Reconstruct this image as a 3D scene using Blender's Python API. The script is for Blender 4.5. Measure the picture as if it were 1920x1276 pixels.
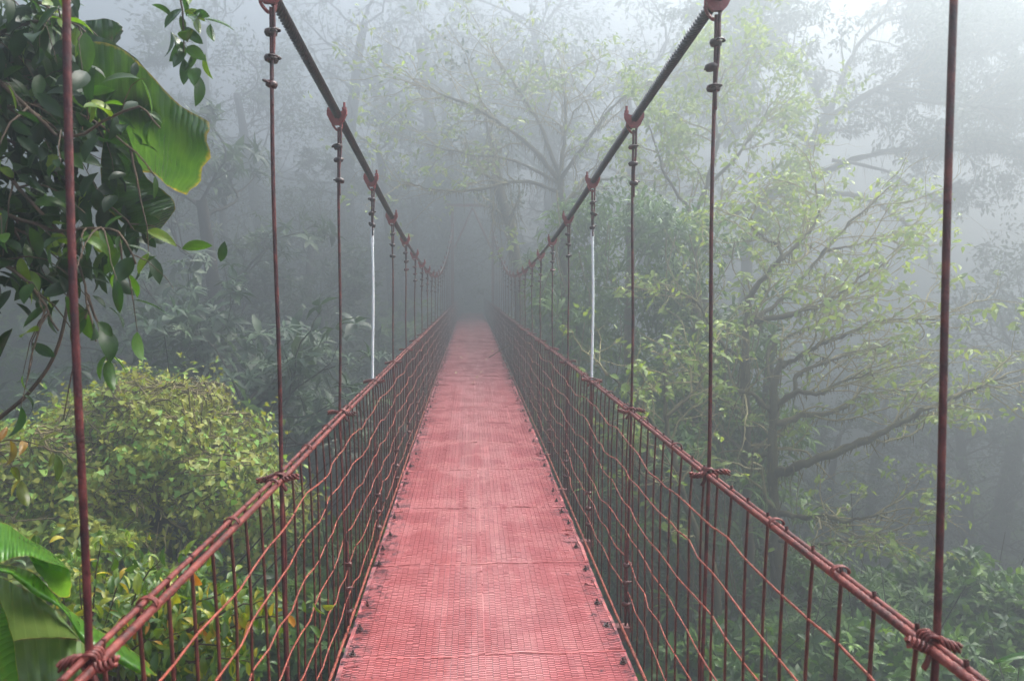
import bpy, math, random
import numpy as np
from mathutils import Vector, Matrix, Euler
R = math.radians
for o in list(bpy.data.objects): bpy.data.objects.remove(o)
sc = bpy.context.scene
C = sc.collection

# ------------------------------------------------------------------ camera
F_PX, CX, CY = 1550.0, 960.0, 638.0
CAM = np.array([-0.0826, 0.0, 1.66])
cam_d = bpy.data.cameras.new('camera')
cam = bpy.data.objects.new('camera', cam_d); C.objects.link(cam)
cam_d.sensor_width = 36.0; cam_d.lens = F_PX / 1920 * 36
cam_d.clip_start = 0.05; cam_d.clip_end = 600
cam.location = CAM
cam.rotation_euler = (R(90 - 3.632), 0, R(-2.863))
cam_d.dof.use_dof = True; cam_d.dof.focus_distance = 7.0; cam_d.dof.aperture_fstop = 8.0
sc.camera = cam
RM = np.array(Euler((R(90 - 3.632), 0, R(-2.863))).to_matrix())

# ------------------------------------------------------------------ world, sun, exposure
SUN_EL, SUN_AZ = R(50), R(62)
w = bpy.data.worlds.new('World'); sc.world = w; w.use_nodes = True
nt = w.node_tree; bg = nt.nodes['Background']
sky = nt.nodes.new('ShaderNodeTexSky'); sky.sky_type = 'NISHITA'; sky.sun_disc = False
sky.sun_elevation = SUN_EL; sky.sun_rotation = SUN_AZ
sky.air_density = 1.0; sky.dust_density = 6.0; sky.ozone_density = 1.0
hs = nt.nodes.new('ShaderNodeHueSaturation'); hs.inputs['Saturation'].default_value = 0.72
nt.links.new(sky.outputs[0], hs.inputs['Color']); nt.links.new(hs.outputs[0], bg.inputs[0])
bg.inputs[1].default_value = 0.15
sl = bpy.data.lights.new('sun', 'SUN'); sl.energy = 1.5; sl.angle = R(35); sl.color = (1.0, 0.97, 0.93)
so = bpy.data.objects.new('sun', sl); C.objects.link(so)
sd = Vector((math.sin(SUN_AZ) * math.cos(SUN_EL), math.cos(SUN_AZ) * math.cos(SUN_EL), math.sin(SUN_EL)))
so.rotation_euler = sd.to_track_quat('Z', 'Y').to_euler()
so.location = (20, 20, 60)
vs = sc.view_settings
vs.view_transform = 'Standard'; vs.look = 'None'; vs.gamma = 1.0; vs.use_curve_mapping = False
vs.exposure = 3.45
cy = sc.cycles
cy.max_bounces = 8; cy.diffuse_bounces = 3; cy.glossy_bounces = 2; cy.transmission_bounces = 3
cy.volume_bounces = 0; cy.transparent_max_bounces = 4
cy.caustics_reflective = False; cy.caustics_refractive = False
cy.use_adaptive_sampling = True; cy.adaptive_threshold = 0.015
cy.use_denoising = True
try: cy.denoiser = 'OPENIMAGEDENOISE'; cy.denoising_input_passes = 'RGB_ALBEDO_NORMAL'
except Exception: pass
HAZE_DENSITY = 0.051
HAZE_G = 0.6

# ------------------------------------------------------------------ helpers
def P(px, py, d):
    """point at depth d along the bridge that the photograph shows near (px, py)"""
    v = RM @ np.array([(px - CX) / F_PX, (CY - py) / F_PX, -1.0])
    return CAM + v * (d / v[1])

class Geo:
    def __init__(s): s.V = []; s.F = []; s.A = []; s.n = 0
    def add(s, V, F, a=0.5):
        V = np.asarray(V, float).reshape(-1, 3)
        for f in (F if isinstance(F, list) else [F]):
            s.F.append(np.asarray(f, np.int64) + s.n)
        s.V.append(V); s.n += len(V)
        s.A.append(np.full(len(V), a) if np.isscalar(a) else np.asarray(a, float))
        return s
    def box(s, c, h, rot=None, a=0.5):
        V = np.array([[x, y, z] for z in (-1, 1) for y in (-1, 1) for x in (-1, 1)], float) * np.asarray(h)
        if rot is not None: V = V @ np.asarray(rot).T
        return s.add(V + np.asarray(c), np.array([[0, 2, 3, 1], [4, 5, 7, 6], [0, 1, 5, 4], [2, 6, 7, 3], [0, 4, 6, 2], [1, 3, 7, 5]]), a)
    def tube(s, pts, rad, sides=6, cap=True, a=0.5):
        V, F = tube(pts, rad, sides); s.add(V, F, a)
        if cap:
            n = len(V) // sides
            if sides == 4 or sides == 3:
                s.F.append(np.array([list(range(sides))[::-1]]) + s.n - len(V))
                s.F.append(np.array([list(range((n - 1) * sides, n * sides))]) + s.n - len(V))
            else:
                for k, rev in ((0, True), (n - 1, False)):
                    c = V[k * sides:(k + 1) * sides].mean(0)
                    i = np.arange(sides); j = (i + 1) % sides
                    tri = np.stack([i, j, np.full(sides, sides)], 1)
                    if rev: tri = tri[:, ::-1]
                    s.add(np.vstack([V[k * sides:(k + 1) * sides], c]), tri, a)
        return s
    def mesh(s, name, mat=None, smooth=True, attr=False):
        me = bpy.data.meshes.new(name)
        V = np.vstack(s.V)
        me.vertices.add(len(V)); me.vertices.foreach_set('co', V.astype(np.float32).ravel())
        tot = []; idx = []
        for f in s.F:
            idx.append(f.ravel()); tot.append(np.full(len(f), f.shape[1]))
        idx = np.concatenate(idx); tot = np.concatenate(tot)
        me.loops.add(len(idx)); me.loops.foreach_set('vertex_index', idx.astype(np.int32))
        me.polygons.add(len(tot))
        st = np.concatenate([[0], np.cumsum(tot)[:-1]])
        me.polygons.foreach_set('loop_start', st.astype(np.int32))
        me.polygons.foreach_set('loop_total', tot.astype(np.int32))
        me.polygons.foreach_set('use_smooth', np.full(len(tot), bool(smooth)))
        if attr:
            at = me.attributes.new('v', 'FLOAT', 'POINT')
            at.data.foreach_set('value', np.concatenate(s.A).astype(np.float32))
        me.update(calc_edges=True)
        if mat: me.materials.append(mat)
        return me

def tube(pts, rad, sides):
    pts = np.asarray(pts, float); n = len(pts)
    rad = np.full(n, rad) if np.isscalar(rad) else np.asarray(rad, float)
    T = np.gradient(pts, axis=0); T /= np.linalg.norm(T, axis=1)[:, None] + 1e-12
    ref = np.array([0, 0, 1.0]) if abs(T[0, 2]) < 0.9 else np.array([1.0, 0, 0])
    N = np.zeros_like(pts); u = np.cross(T[0], ref); u /= np.linalg.norm(u)
    for i in range(n):
        u = u - T[i] * (u @ T[i]); u /= np.linalg.norm(u) + 1e-12; N[i] = u
    B = np.cross(T, N)
    th = np.linspace(0, 2 * np.pi, sides, endpoint=False)
    V = pts[:, None] + rad[:, None, None] * (np.cos(th)[None, :, None] * N[:, None] + np.sin(th)[None, :, None] * B[:, None])
    return V.reshape(-1, 3), grid_faces(n, sides)

def grid_faces(n, sides, wrap=True):
    i = np.arange(n - 1)[:, None]; j = np.arange(sides if wrap else sides - 1)[None]
    k = (j + 1) % sides
    return np.stack([i * sides + j, i * sides + k, (i + 1) * sides + k, (i + 1) * sides + j], -1).reshape(-1, 4)

def twisted(pts, rad, lobes, pitch, depth, step, sides):
    """a laid wire rope: the lobes of its strands wind round the path"""
    pts = np.asarray(pts, float)
    L = np.concatenate([[0], np.cumsum(np.linalg.norm(np.diff(pts, axis=0), axis=1))])
    s = np.arange(0, L[-1], step)
    p = np.stack([np.interp(s, L, pts[:, k]) for k in range(3)], 1)
    V, F = tube(p, 1.0, sides)
    V = V.reshape(len(s), sides, 3) - p[:, None]
    th = np.linspace(0, 2 * np.pi, sides, endpoint=False)
    r = rad * (1 + depth * (np.abs(np.cos(0.5 * (lobes * th[None] - 2 * np.pi * s[:, None] / pitch * lobes))) - 0.6))
    return (p[:, None] + V * r[..., None]).reshape(-1, 3), F

def link(name, me, parent=None, loc=(0, 0, 0), rot=None, scale=None):
    o = bpy.data.objects.new(name, me); C.objects.link(o)
    o.location = loc
    if rot is not None: o.rotation_euler = rot
    if scale is not None: o.scale = scale if hasattr(scale, '__len__') else (scale,) * 3
    if parent: o.parent = parent
    return o
def tag(o, label=None, cat=None, group=None, kind=None):
    if label: o['label'] = label
    if cat: o['category'] = cat
    if group: o['group'] = group
    if kind: o['kind'] = kind
    return o
def thing(name, loc, label, cat, group=None):
    e = bpy.data.objects.new(name, None); C.objects.link(e); e.location = loc; e.empty_display_size = 0.2
    return tag(e, label, cat, group)
def frame(d, up=None, roll=0.0):
    """rotation matrices with local Y along d and local Z near up"""
    d = np.atleast_2d(d).astype(float); d = d / (np.linalg.norm(d, axis=1)[:, None] + 1e-9)
    up = np.array([0, 0, 1.0]) if up is None else np.asarray(up, float)
    up = np.broadcast_to(up, d.shape) + 1e-4 * np.array([0.3, 0.7, 0.2])
    x = np.cross(d, up); x /= np.linalg.norm(x, axis=1)[:, None] + 1e-9
    z = np.cross(x, d)
    roll = np.broadcast_to(roll, (len(d),))[:, None]
    x2 = x * np.cos(roll) + z * np.sin(roll); z2 = -x * np.sin(roll) + z * np.cos(roll)
    return np.stack([x2, d, z2], -1)
def scatter(geo, tmpl, pos, rot, scale, val):
    TV, TF = tmpl; n = len(pos)
    scale = np.asarray(scale, float)
    sv = scale[:, None, None] if scale.ndim == 1 else scale[:, None, :]
    V = np.einsum('nij,nkj->nki', rot, TV[None] * sv) + pos[:, None]
    m = len(TV)
    F = (TF[None] + (np.arange(n) * m)[:, None, None]).reshape(-1, TF.shape[1])
    geo.add(V.reshape(-1, 3), F, np.repeat(val, m))
def unit(v): v = np.asarray(v, float); return v / (np.linalg.norm(v, axis=-1, keepdims=True) + 1e-12)
def smooth_path(ctrl, n):
    c = np.asarray(ctrl, float)
    if len(c) == 2: return np.linspace(c[0], c[1], n)
    e = np.vstack([2 * c[0] - c[1], c, 2 * c[-1] - c[-2]])
    out = []
    t = np.linspace(0, len(c) - 1 - 1e-6, n); i = t.astype(int); f = (t - i)[:, None]
    p0, p1, p2, p3 = e[i], e[i + 1], e[i + 2], e[i + 3]
    return 0.5 * (2 * p1 + (p2 - p0) * f + (2 * p0 - 5 * p1 + 4 * p2 - p3) * f ** 2 + (3 * p1 - p0 - 3 * p2 + p3) * f ** 3)
def noise1(rng, n, octave=4):
    x = np.linspace(0, 1, n); y = np.zeros(n)
    for k in range(octave):
        m = 3 * 2 ** k + 2; y += np.interp(x, np.linspace(0, 1, m), rng.normal(size=m)) / 2 ** k
    return y

# ------------------------------------------------------------------ materials
def new_mat(name):
    m = bpy.data.materials.new(name); m.use_nodes = True
    return m, m.node_tree.nodes, m.node_tree.links, m.node_tree.nodes['Principled BSDF']
def node(ns, t, **kw):
    n = ns.new(t)
    for k, v in kw.items():
        if k in n.inputs: n.inputs[k].default_value = v
        else: setattr(n, k, v)
    return n
def ramp(ns, stops, interp='LINEAR'):
    r = ns.new('ShaderNodeValToRGB'); r.color_ramp.interpolation = interp
    while len(r.color_ramp.elements) < len(stops): r.color_ramp.elements.new(0.5)
    for e, (p, c) in zip(r.color_ramp.elements, stops): e.position = p; e.color = (*c, 1)
    return r
def noisy(name, stops, scale=8.0, detail=6, rough=(0.4, 0.6), bump=0.0, bscale=60.0, spec=0.5, objrand=0.0):
    m, ns, lk, b = new_mat(name)
    geo = ns.new('ShaderNodeNewGeometry')
    n1 = node(ns, 'ShaderNodeTexNoise', Scale=scale, Detail=detail, Roughness=0.65)
    lk.new(geo.outputs['Position'], n1.inputs['Vector'])
    r = ramp(ns, stops); lk.new(n1.outputs['Fac'], r.inputs[0])
    col = r.outputs[0]
    if objrand:
        oi = ns.new('ShaderNodeObjectInfo')
        mr = node(ns, 'ShaderNodeMapRange'); mr.inputs['To Min'].default_value = 1 - objrand; mr.inputs['To Max'].default_value = 1 + objrand
        lk.new(oi.outputs['Random'], mr.inputs['Value'])
        h = ns.new('ShaderNodeHueSaturation'); lk.new(mr.outputs[0], h.inputs['Value']); lk.new(col, h.inputs['Color']); col = h.outputs[0]
    lk.new(col, b.inputs['Base Color'])
    rr = node(ns, 'ShaderNodeMapRange'); rr.inputs['From Min'].default_value = 0.3; rr.inputs['From Max'].default_value = 0.7
    rr.inputs['To Min'].default_value = rough[0]; rr.inputs['To Max'].default_value = rough[1]
    lk.new(n1.outputs['Fac'], rr.inputs['Value']); lk.new(rr.outputs[0], b.inputs['Roughness'])
    b.inputs['Specular IOR Level'].default_value = spec
    if bump:
        n2 = node(ns, 'ShaderNodeTexNoise', Scale=bscale, Detail=5); lk.new(geo.outputs['Position'], n2.inputs['Vector'])
        bp = node(ns, 'ShaderNodeBump', Strength=bump, Distance=0.004); lk.new(n2.outputs['Fac'], bp.inputs['Height'])
        lk.new(bp.outputs[0], b.inputs['Normal'])
    return m
def leaf_mat(name, stops, rough=0.42, trans=0.35, src='attr', spec=0.5, tgain=1.3, veins=False):
    m, ns, lk, b = new_mat(name)
    if src == 'attr':
        a = ns.new('ShaderNodeAttribute'); a.attribute_name = 'v'; v = a.outputs['Fac']
    else:
        v = ns.new('ShaderNodeObjectInfo').outputs['Random']
    r = ramp(ns, stops); lk.new(v, r.inputs[0])
    geo = ns.new('ShaderNodeNewGeometry')
    n1 = node(ns, 'ShaderNodeTexNoise', Scale=30.0 if src != 'attr' else 3.0, Detail=3)
    lk.new(geo.outputs['Position'], n1.inputs['Vector'])
    mr = node(ns, 'ShaderNodeMapRange'); mr.inputs['To Min'].default_value = 0.6; mr.inputs['To Max'].default_value = 1.4
    lk.new(n1.outputs['Fac'], mr.inputs['Value'])
    h = ns.new('ShaderNodeHueSaturation'); lk.new(r.outputs[0], h.inputs['Color']); lk.new(mr.outputs[0], h.inputs['Value'])
    col = h.outputs[0]
    if veins:
        tc = ns.new('ShaderNodeTexCoord'); sp = ns.new('ShaderNodeSeparateXYZ'); lk.new(tc.outputs['Object'], sp.inputs[0])
        ab = node(ns, 'ShaderNodeMath', operation='ABSOLUTE'); lk.new(sp.outputs['X'], ab.inputs[0])
        ml = node(ns, 'ShaderNodeMath', operation='MULTIPLY'); ml.inputs[1].default_value = -0.9; lk.new(ab.outputs[0], ml.inputs[0])
        ad = node(ns, 'ShaderNodeMath', operation='ADD'); lk.new(sp.outputs['Y'], ad.inputs[0]); lk.new(ml.outputs[0], ad.inputs[1])
        sn = node(ns, 'ShaderNodeMath', operation='MULTIPLY'); sn.inputs[1].default_value = veins; lk.new(ad.outputs[0], sn.inputs[0])
        s2 = node(ns, 'ShaderNodeMath', operation='SINE'); lk.new(sn.outputs[0], s2.inputs[0])
        bp = node(ns, 'ShaderNodeBump', Strength=0.35, Distance=0.02); lk.new(s2.outputs[0], bp.inputs['Height']); lk.new(bp.outputs[0], b.inputs['Normal'])
    lk.new(col, b.inputs['Base Color']); b.inputs['Roughness'].default_value = rough; b.inputs['Specular IOR Level'].default_value = spec
    t = ns.new('ShaderNodeBsdfTranslucent')
    g = node(ns, 'ShaderNodeHueSaturation'); g.inputs['Value'].default_value = tgain; g.inputs['Saturation'].default_value = 1.15; g.inputs['Hue'].default_value = 0.49
    lk.new(col, g.inputs['Color']); lk.new(g.outputs[0], t.inputs['Color'])
    mx = node(ns, 'ShaderNodeMixShader'); mx.inputs[0].default_value = trans
    lk.new(b.outputs[0], mx.inputs[1]); lk.new(t.outputs[0], mx.inputs[2])
    lk.new(mx.outputs[0], ns['Material Output'].inputs['Surface'])
    return m

M = {}
# deck paint: red oxide, faded and dirty, worn darker in stains along the edges
def deck_paint():
    m, ns, lk, b = new_mat('deck_paint')
    geo = ns.new('ShaderNodeNewGeometry'); sp = ns.new('ShaderNodeSeparateXYZ'); lk.new(geo.outputs['Position'], sp.inputs[0])
    n1 = node(ns, 'ShaderNodeTexNoise', Scale=2.2, Detail=8, Roughness=0.6); lk.new(geo.outputs['Position'], n1.inputs['Vector'])
    r1 = ramp(ns, [(0.3, (0.44, 0.100, 0.096)), (0.5, (0.52, 0.145, 0.138)), (0.68, (0.60, 0.22, 0.21))]); lk.new(n1.outputs['Fac'], r1.inputs[0])
    n2 = node(ns, 'ShaderNodeTexNoise', Scale=14.0, Detail=8, Roughness=0.75); lk.new(geo.outputs['Position'], n2.inputs['Vector'])
    ab = node(ns, 'ShaderNodeMath', operation='ABSOLUTE'); lk.new(sp.outputs['X'], ab.inputs[0])
    mr = node(ns, 'ShaderNodeMapRange'); mr.inputs['From Min'].default_value = 0.40; mr.inputs['From Max'].default_value = 0.64
    mr.inputs['To Min'].default_value = -0.06; mr.inputs['To Max'].default_value = 0.13; lk.new(ab.outputs[0], mr.inputs['Value'])
    ad = node(ns, 'ShaderNodeMath', operation='ADD'); lk.new(n2.outputs['Fac'], ad.inputs[0]); lk.new(mr.outputs[0], ad.inputs[1])
    r2 = ramp(ns, [(0.58, (0, 0, 0)), (0.70, (1, 1, 1))]); lk.new(ad.outputs[0], r2.inputs[0])
    mp = node(ns, 'ShaderNodeMapping'); mp.inputs['Scale'].default_value = (9.0, 1.1, 1.0); lk.new(geo.outputs['Position'], mp.inputs['Vector'])
    n4 = node(ns, 'ShaderNodeTexNoise', Scale=1.0, Detail=7, Roughness=0.7); lk.new(mp.outputs[0], n4.inputs['Vector'])
    wk = node(ns, 'ShaderNodeMapRange'); wk.inputs['From Min'].default_value = 0.10; wk.inputs['From Max'].default_value = 0.50; wk.inputs['To Min'].default_value = 0.12; wk.inputs['To Max'].default_value = -0.10; lk.new(ab.outputs[0], wk.inputs['Value'])
    wa = node(ns, 'ShaderNodeMath', operation='ADD'); lk.new(n4.outputs['Fac'], wa.inputs[0]); lk.new(wk.outputs[0], wa.inputs[1])
    r4 = ramp(ns, [(0.48, (0, 0, 0)), (0.72, (0.75, 0.75, 0.75))]); lk.new(wa.outputs[0], r4.inputs[0])
    m4 = node(ns, 'ShaderNodeMixRGB'); lk.new(r4.outputs[0], m4.inputs[0]); lk.new(r1.outputs[0], m4.inputs[1]); m4.inputs[2].default_value = (0.60, 0.27, 0.25, 1)
    n5 = node(ns, 'ShaderNodeTexNoise', Scale=38.0, Detail=4, Roughness=0.8); lk.new(geo.outputs['Position'], n5.inputs['Vector'])
    r5 = ramp(ns, [(0.62, (0, 0, 0)), (0.74, (0.7, 0.7, 0.7))]); lk.new(n5.outputs['Fac'], r5.inputs[0])
    m5 = node(ns, 'ShaderNodeMixRGB'); lk.new(r5.outputs[0], m5.inputs[0]); lk.new(m4.outputs[0], m5.inputs[1]); m5.inputs[2].default_value = (0.19, 0.075, 0.06, 1)
    mx = node(ns, 'ShaderNodeMixRGB'); lk.new(r2.outputs[0], mx.inputs[0]); lk.new(m5.outputs[0], mx.inputs[1]); mx.inputs[2].default_value = (0.10, 0.045, 0.05, 1)
    lk.new(mx.outputs[0], b.inputs['Base Color'])
    rw = node(ns, 'ShaderNodeMapRange'); rw.inputs['From Min'].default_value = 0.35; rw.inputs['From Max'].default_value = 0.65; rw.inputs['To Min'].default_value = 0.18; rw.inputs['To Max'].default_value = 0.36
    lk.new(n1.outputs['Fac'], rw.inputs['Value']); lk.new(rw.outputs[0], b.inputs['Roughness'])
    n3 = node(ns, 'ShaderNodeTexNoise', Scale=90.0, Detail=4); lk.new(geo.outputs['Position'], n3.inputs['Vector'])
    bp = node(ns, 'ShaderNodeBump', Strength=0.25, Distance=0.002); lk.new(n3.outputs['Fac'], bp.inputs['Height']); lk.new(bp.outputs[0], b.inputs['Normal'])
    return m
M['deck'] = deck_paint()
M['rail'] = noisy('rail_paint', [(0.32, (0.040, 0.010, 0.007)), (0.5, (0.135, 0.022, 0.016)), (0.68, (0.24, 0.052, 0.034))], 30, 6, (0.38, 0.6), 0.4, 160)
M['bar'] = noisy('bar_rust_paint', [(0.3, (0.030, 0.007, 0.005)), (0.55, (0.090, 0.017, 0.012)), (0.75, (0.15, 0.036, 0.022))], 26, 6, (0.3, 0.5), 0.4, 180)
M['wire'] = noisy('wire_paint', [(0.3, (0.14, 0.026, 0.016)), (0.55, (0.29, 0.062, 0.036)), (0.75, (0.38, 0.11, 0.065))], 30, 5, (0.22, 0.4), 0.3, 200)
M['hanger'] = noisy('hanger_paint', [(0.32, (0.022, 0.004, 0.005)), (0.5, (0.070, 0.008, 0.009)), (0.68, (0.16, 0.030, 0.020))], 22, 7, (0.38, 0.6), 0.5, 150)
M['clip'] = noisy('clip_paint', [(0.3, (0.14, 0.018, 0.018)), (0.6, (0.27, 0.04, 0.038)), (0.8, (0.22, 0.07, 0.045))], 40, 5, (0.3, 0.5), 0.4, 150)
M['iron'] = noisy('dark_iron', [(0.35, (0.022, 0.014, 0.012)), (0.6, (0.055, 0.022, 0.018)), (0.8, (0.12, 0.03, 0.028))], 60, 5, (0.3, 0.5), 0.4, 200)
M['cable'] = noisy('cable_steel', [(0.35, (0.016, 0.011, 0.010)), (0.55, (0.034, 0.020, 0.017)), (0.75, (0.07, 0.034, 0.027))], 40, 6, (0.35, 0.55), 0.4, 180)
M['white'] = noisy('white_sleeve', [(0.2, (0.05, 0.04, 0.04)), (0.36, (0.72, 0.74, 0.74)), (0.7, (0.82, 0.83, 0.83))], 9, 7, (0.35, 0.5), 0.2, 150)
M['steel'] = noisy('beam_paint', [(0.3, (0.12, 0.05, 0.045)), (0.7, (0.26, 0.10, 0.09))], 9, 6, (0.5, 0.7), 0.3, 80)
M['bark'] = noisy('mossy_bark', [(0.3, (0.045, 0.035, 0.018)), (0.5, (0.10, 0.080, 0.038)), (0.72, (0.14, 0.125, 0.042))], 7, 8, (0.7, 0.9), 1.0, 40, 0.2)
M['darkbark'] = noisy('dark_bark', [(0.3, (0.02, 0.017, 0.013)), (0.7, (0.06, 0.05, 0.035))], 6, 8, (0.7, 0.9), 1.0, 40, 0.2)
M['mosstwig'] = noisy('moss_grown_twig', [(0.3, (0.20, 0.155, 0.065)), (0.5, (0.34, 0.28, 0.13)), (0.72, (0.40, 0.36, 0.15))], 9, 6, (0.7, 0.9), 0.5, 60, 0.2)
M['twig'] = noisy('twig_bark', [(0.3, (0.05, 0.035, 0.025)), (0.7, (0.13, 0.08, 0.05))], 20, 6, (0.6, 0.8), 0.5, 90, 0.3)
M['vine'] = noisy('vine_stem', [(0.3, (0.10, 0.075, 0.03)), (0.7, (0.22, 0.17, 0.07))], 12, 5, (0.6, 0.8), 0.3, 90, 0.3)
M['soil'] = noisy('forest_floor', [(0.3, (0.014, 0.018, 0.009)), (0.5, (0.025, 0.035, 0.014)), (0.7, (0.045, 0.06, 0.022))], 1.2, 8, (0.8, 0.95), 1.0, 9, 0.2)
M['moss'] = leaf_mat('moss', [(0, (0.07, 0.055, 0.018)), (0.5, (0.14, 0.115, 0.035)), (1, (0.22, 0.20, 0.055))], 0.9, 0.25, spec=0.1)
M['leaf_bg'] = leaf_mat('leaf_forest', [(0, (0.018, 0.042, 0.015)), (0.6, (0.042, 0.085, 0.030)), (1, (0.11, 0.17, 0.065))], 0.45, 0.3)
M['leaf_mid'] = leaf_mat('leaf_mid_green', [(0, (0.024, 0.068, 0.010)), (0.5, (0.066, 0.155, 0.018)), (1, (0.18, 0.31, 0.04))], 0.42, 0.35)
M['leaf_pale'] = leaf_mat('leaf_pale_green', [(0, (0.12, 0.19, 0.03)), (0.5, (0.25, 0.36, 0.06)), (1, (0.42, 0.50, 0.10))], 0.45, 0.45)
M['leaf_vine'] = leaf_mat('leaf_vine', [(0, (0.05, 0.11, 0.012)), (0.4, (0.20, 0.27, 0.028)), (0.75, (0.40, 0.39, 0.045)), (1, (0.28, 0.50, 0.09))], 0.42, 0.35)
M['leaf_near'] = leaf_mat('leaf_glossy_dark', [(0, (0.012, 0.036, 0.007)), (0.55, (0.024, 0.068, 0.009)), (0.82, (0.07, 0.16, 0.014)), (1, (0.20, 0.28, 0.02))], 0.36, 0.45, 'obj', 0.45, 1.6)
M['leaf_yellow'] = leaf_mat('leaf_yellow_green', [(0, (0.07, 0.15, 0.016)), (0.35, (0.15, 0.23, 0.02)), (0.65, (0.36, 0.37, 0.03)), (0.9, (0.50, 0.40, 0.035)), (1, (0.52, 0.22, 0.03))], 0.28, 0.4, 'obj', 0.6, 1.3)
M['leaf_green2'] = leaf_mat('leaf_green_glossy', [(0, (0.025, 0.07, 0.014)), (0.6, (0.05, 0.12, 0.02)), (1, (0.12, 0.20, 0.03))], 0.25, 0.35, 'obj', 0.6, 1.3)
M['leaf_red'] = leaf_mat('leaf_reddish', [(0, (0.07, 0.12, 0.02)), (0.5, (0.20, 0.19, 0.025)), (0.8, (0.34, 0.18, 0.03)), (1, (0.34, 0.10, 0.03))], 0.3, 0.4, 'obj', 0.5, 1.3)
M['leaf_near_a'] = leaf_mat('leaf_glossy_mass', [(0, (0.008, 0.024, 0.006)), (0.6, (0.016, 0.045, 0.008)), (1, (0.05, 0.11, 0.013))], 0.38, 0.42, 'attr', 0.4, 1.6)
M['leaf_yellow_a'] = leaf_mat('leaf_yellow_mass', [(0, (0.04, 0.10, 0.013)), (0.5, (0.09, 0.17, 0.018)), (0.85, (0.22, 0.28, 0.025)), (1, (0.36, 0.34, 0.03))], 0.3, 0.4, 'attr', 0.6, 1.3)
def blade_mat(name, dark, light, edge, nv, rough, trans):
    m, ns, lk, b = new_mat(name)
    a = ns.new('ShaderNodeAttribute'); a.attribute_name = 'v'; e = ns.new('ShaderNodeAttribute'); e.attribute_name = 'e'
    geo = ns.new('ShaderNodeNewGeometry')
    n1 = node(ns, 'ShaderNodeTexNoise', Scale=9.0, Detail=5); lk.new(geo.outputs['Position'], n1.inputs['Vector'])
    r = ramp(ns, [(0.3, dark), (0.7, light)]); lk.new(n1.outputs['Fac'], r.inputs[0])
    k = node(ns, 'ShaderNodeMath', operation='MULTIPLY'); k.inputs[1].default_value = nv * 3.14159; lk.new(a.outputs['Fac'], k.inputs[0])
    s1 = node(ns, 'ShaderNodeMath', operation='SINE'); lk.new(k.outputs[0], s1.inputs[0])
    s2 = node(ns, 'ShaderNodeMath', operation='ABSOLUTE'); lk.new(s1.outputs[0], s2.inputs[0])
    vr = ramp(ns, [(0.0, (1, 1, 1)), (0.22, (0, 0, 0))]); lk.new(s2.outputs[0], vr.inputs[0])
    mv = node(ns, 'ShaderNodeMixRGB'); mv.inputs[2].default_value = tuple(min(1, x * 1.7 + 0.02) for x in light) + (1,)
    f1 = node(ns, 'ShaderNodeMath', operation='MULTIPLY'); f1.inputs[1].default_value = 0.22; lk.new(vr.outputs[0], f1.inputs[0]); lk.new(f1.outputs[0], mv.inputs[0]); lk.new(r.outputs[0], mv.inputs[1])
    n2 = node(ns, 'ShaderNodeTexNoise', Scale=28.0, Detail=6, Roughness=0.7); lk.new(geo.outputs['Position'], n2.inputs['Vector'])
    ad = node(ns, 'ShaderNodeMath', operation='MULTIPLY_ADD'); ad.inputs[1].default_value = 0.6; lk.new(n2.outputs['Fac'], ad.inputs[0]); lk.new(e.outputs['Fac'], ad.inputs[2])
    er = ramp(ns, [(0.98, (0, 0, 0)), (1.0, (0, 0, 0))]); er.color_ramp.elements[0].position = 0.86; er.color_ramp.elements[1].color = (1, 1, 1, 1); er.color_ramp.elements[1].position = 0.97
    sb_ = node(ns, 'ShaderNodeMath', operation='MULTIPLY'); sb_.inputs[1].default_value = 0.75; lk.new(ad.outputs[0], sb_.inputs[0]); lk.new(sb_.outputs[0], er.inputs[0])
    me_ = node(ns, 'ShaderNodeMixRGB'); lk.new(er.outputs[0], me_.inputs[0]); lk.new(mv.outputs[0], me_.inputs[1]); me_.inputs[2].default_value = edge + (1,)
    lk.new(me_.outputs[0], b.inputs['Base Color']); b.inputs['Roughness'].default_value = rough; b.inputs['Specular IOR Level'].default_value = 0.6
    bp = node(ns, 'ShaderNodeBump', Strength=0.5, Distance=0.004); lk.new(s2.outputs[0], bp.inputs['Height']); lk.new(bp.outputs[0], b.inputs['Normal'])
    t = ns.new('ShaderNodeBsdfTranslucent'); g_ = node(ns, 'ShaderNodeHueSaturation'); g_.inputs['Value'].default_value = 1.7; g_.inputs['Hue'].default_value = 0.48
    lk.new(me_.outputs[0], g_.inputs['Color']); lk.new(g_.outputs[0], t.inputs['Color'])
    mx = node(ns, 'ShaderNodeMixShader'); mx.inputs[0].default_value = trans
    lk.new(b.outputs[0], mx.inputs[1]); lk.new(t.outputs[0], mx.inputs[2]); lk.new(mx.outputs[0], ns['Material Output'].inputs['Surface'])
    return m
M['leaf_big'] = blade_mat('leaf_big_blade', (0.014, 0.060, 0.006), (0.042, 0.115, 0.009), (0.20, 0.17, 0.02), 30, 0.25, 0.45)
M['leaf_bright'] = blade_mat('leaf_bright_blade', (0.05, 0.16, 0.012), (0.10, 0.26, 0.018), (0.28, 0.26, 0.03), 22, 0.2, 0.4)
M['leaf_under'] = blade_mat('leaf_pale_underside', (0.065, 0.125, 0.022), (0.13, 0.20, 0.05), (0.20, 0.16, 0.06), 9, 0.4, 0.3)
M['leaf_dark_blade'] = blade_mat('leaf_dark_blade', (0.010, 0.035, 0.008), (0.02, 0.06, 0.012), (0.05, 0.06, 0.012), 12, 0.2, 0.25)
M['litter'] = leaf_mat('leaf_litter', [(0, (0.55, 0.42, 0.10)), (1, (0.65, 0.6, 0.30))], 0.5, 0.2, 'obj')

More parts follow.
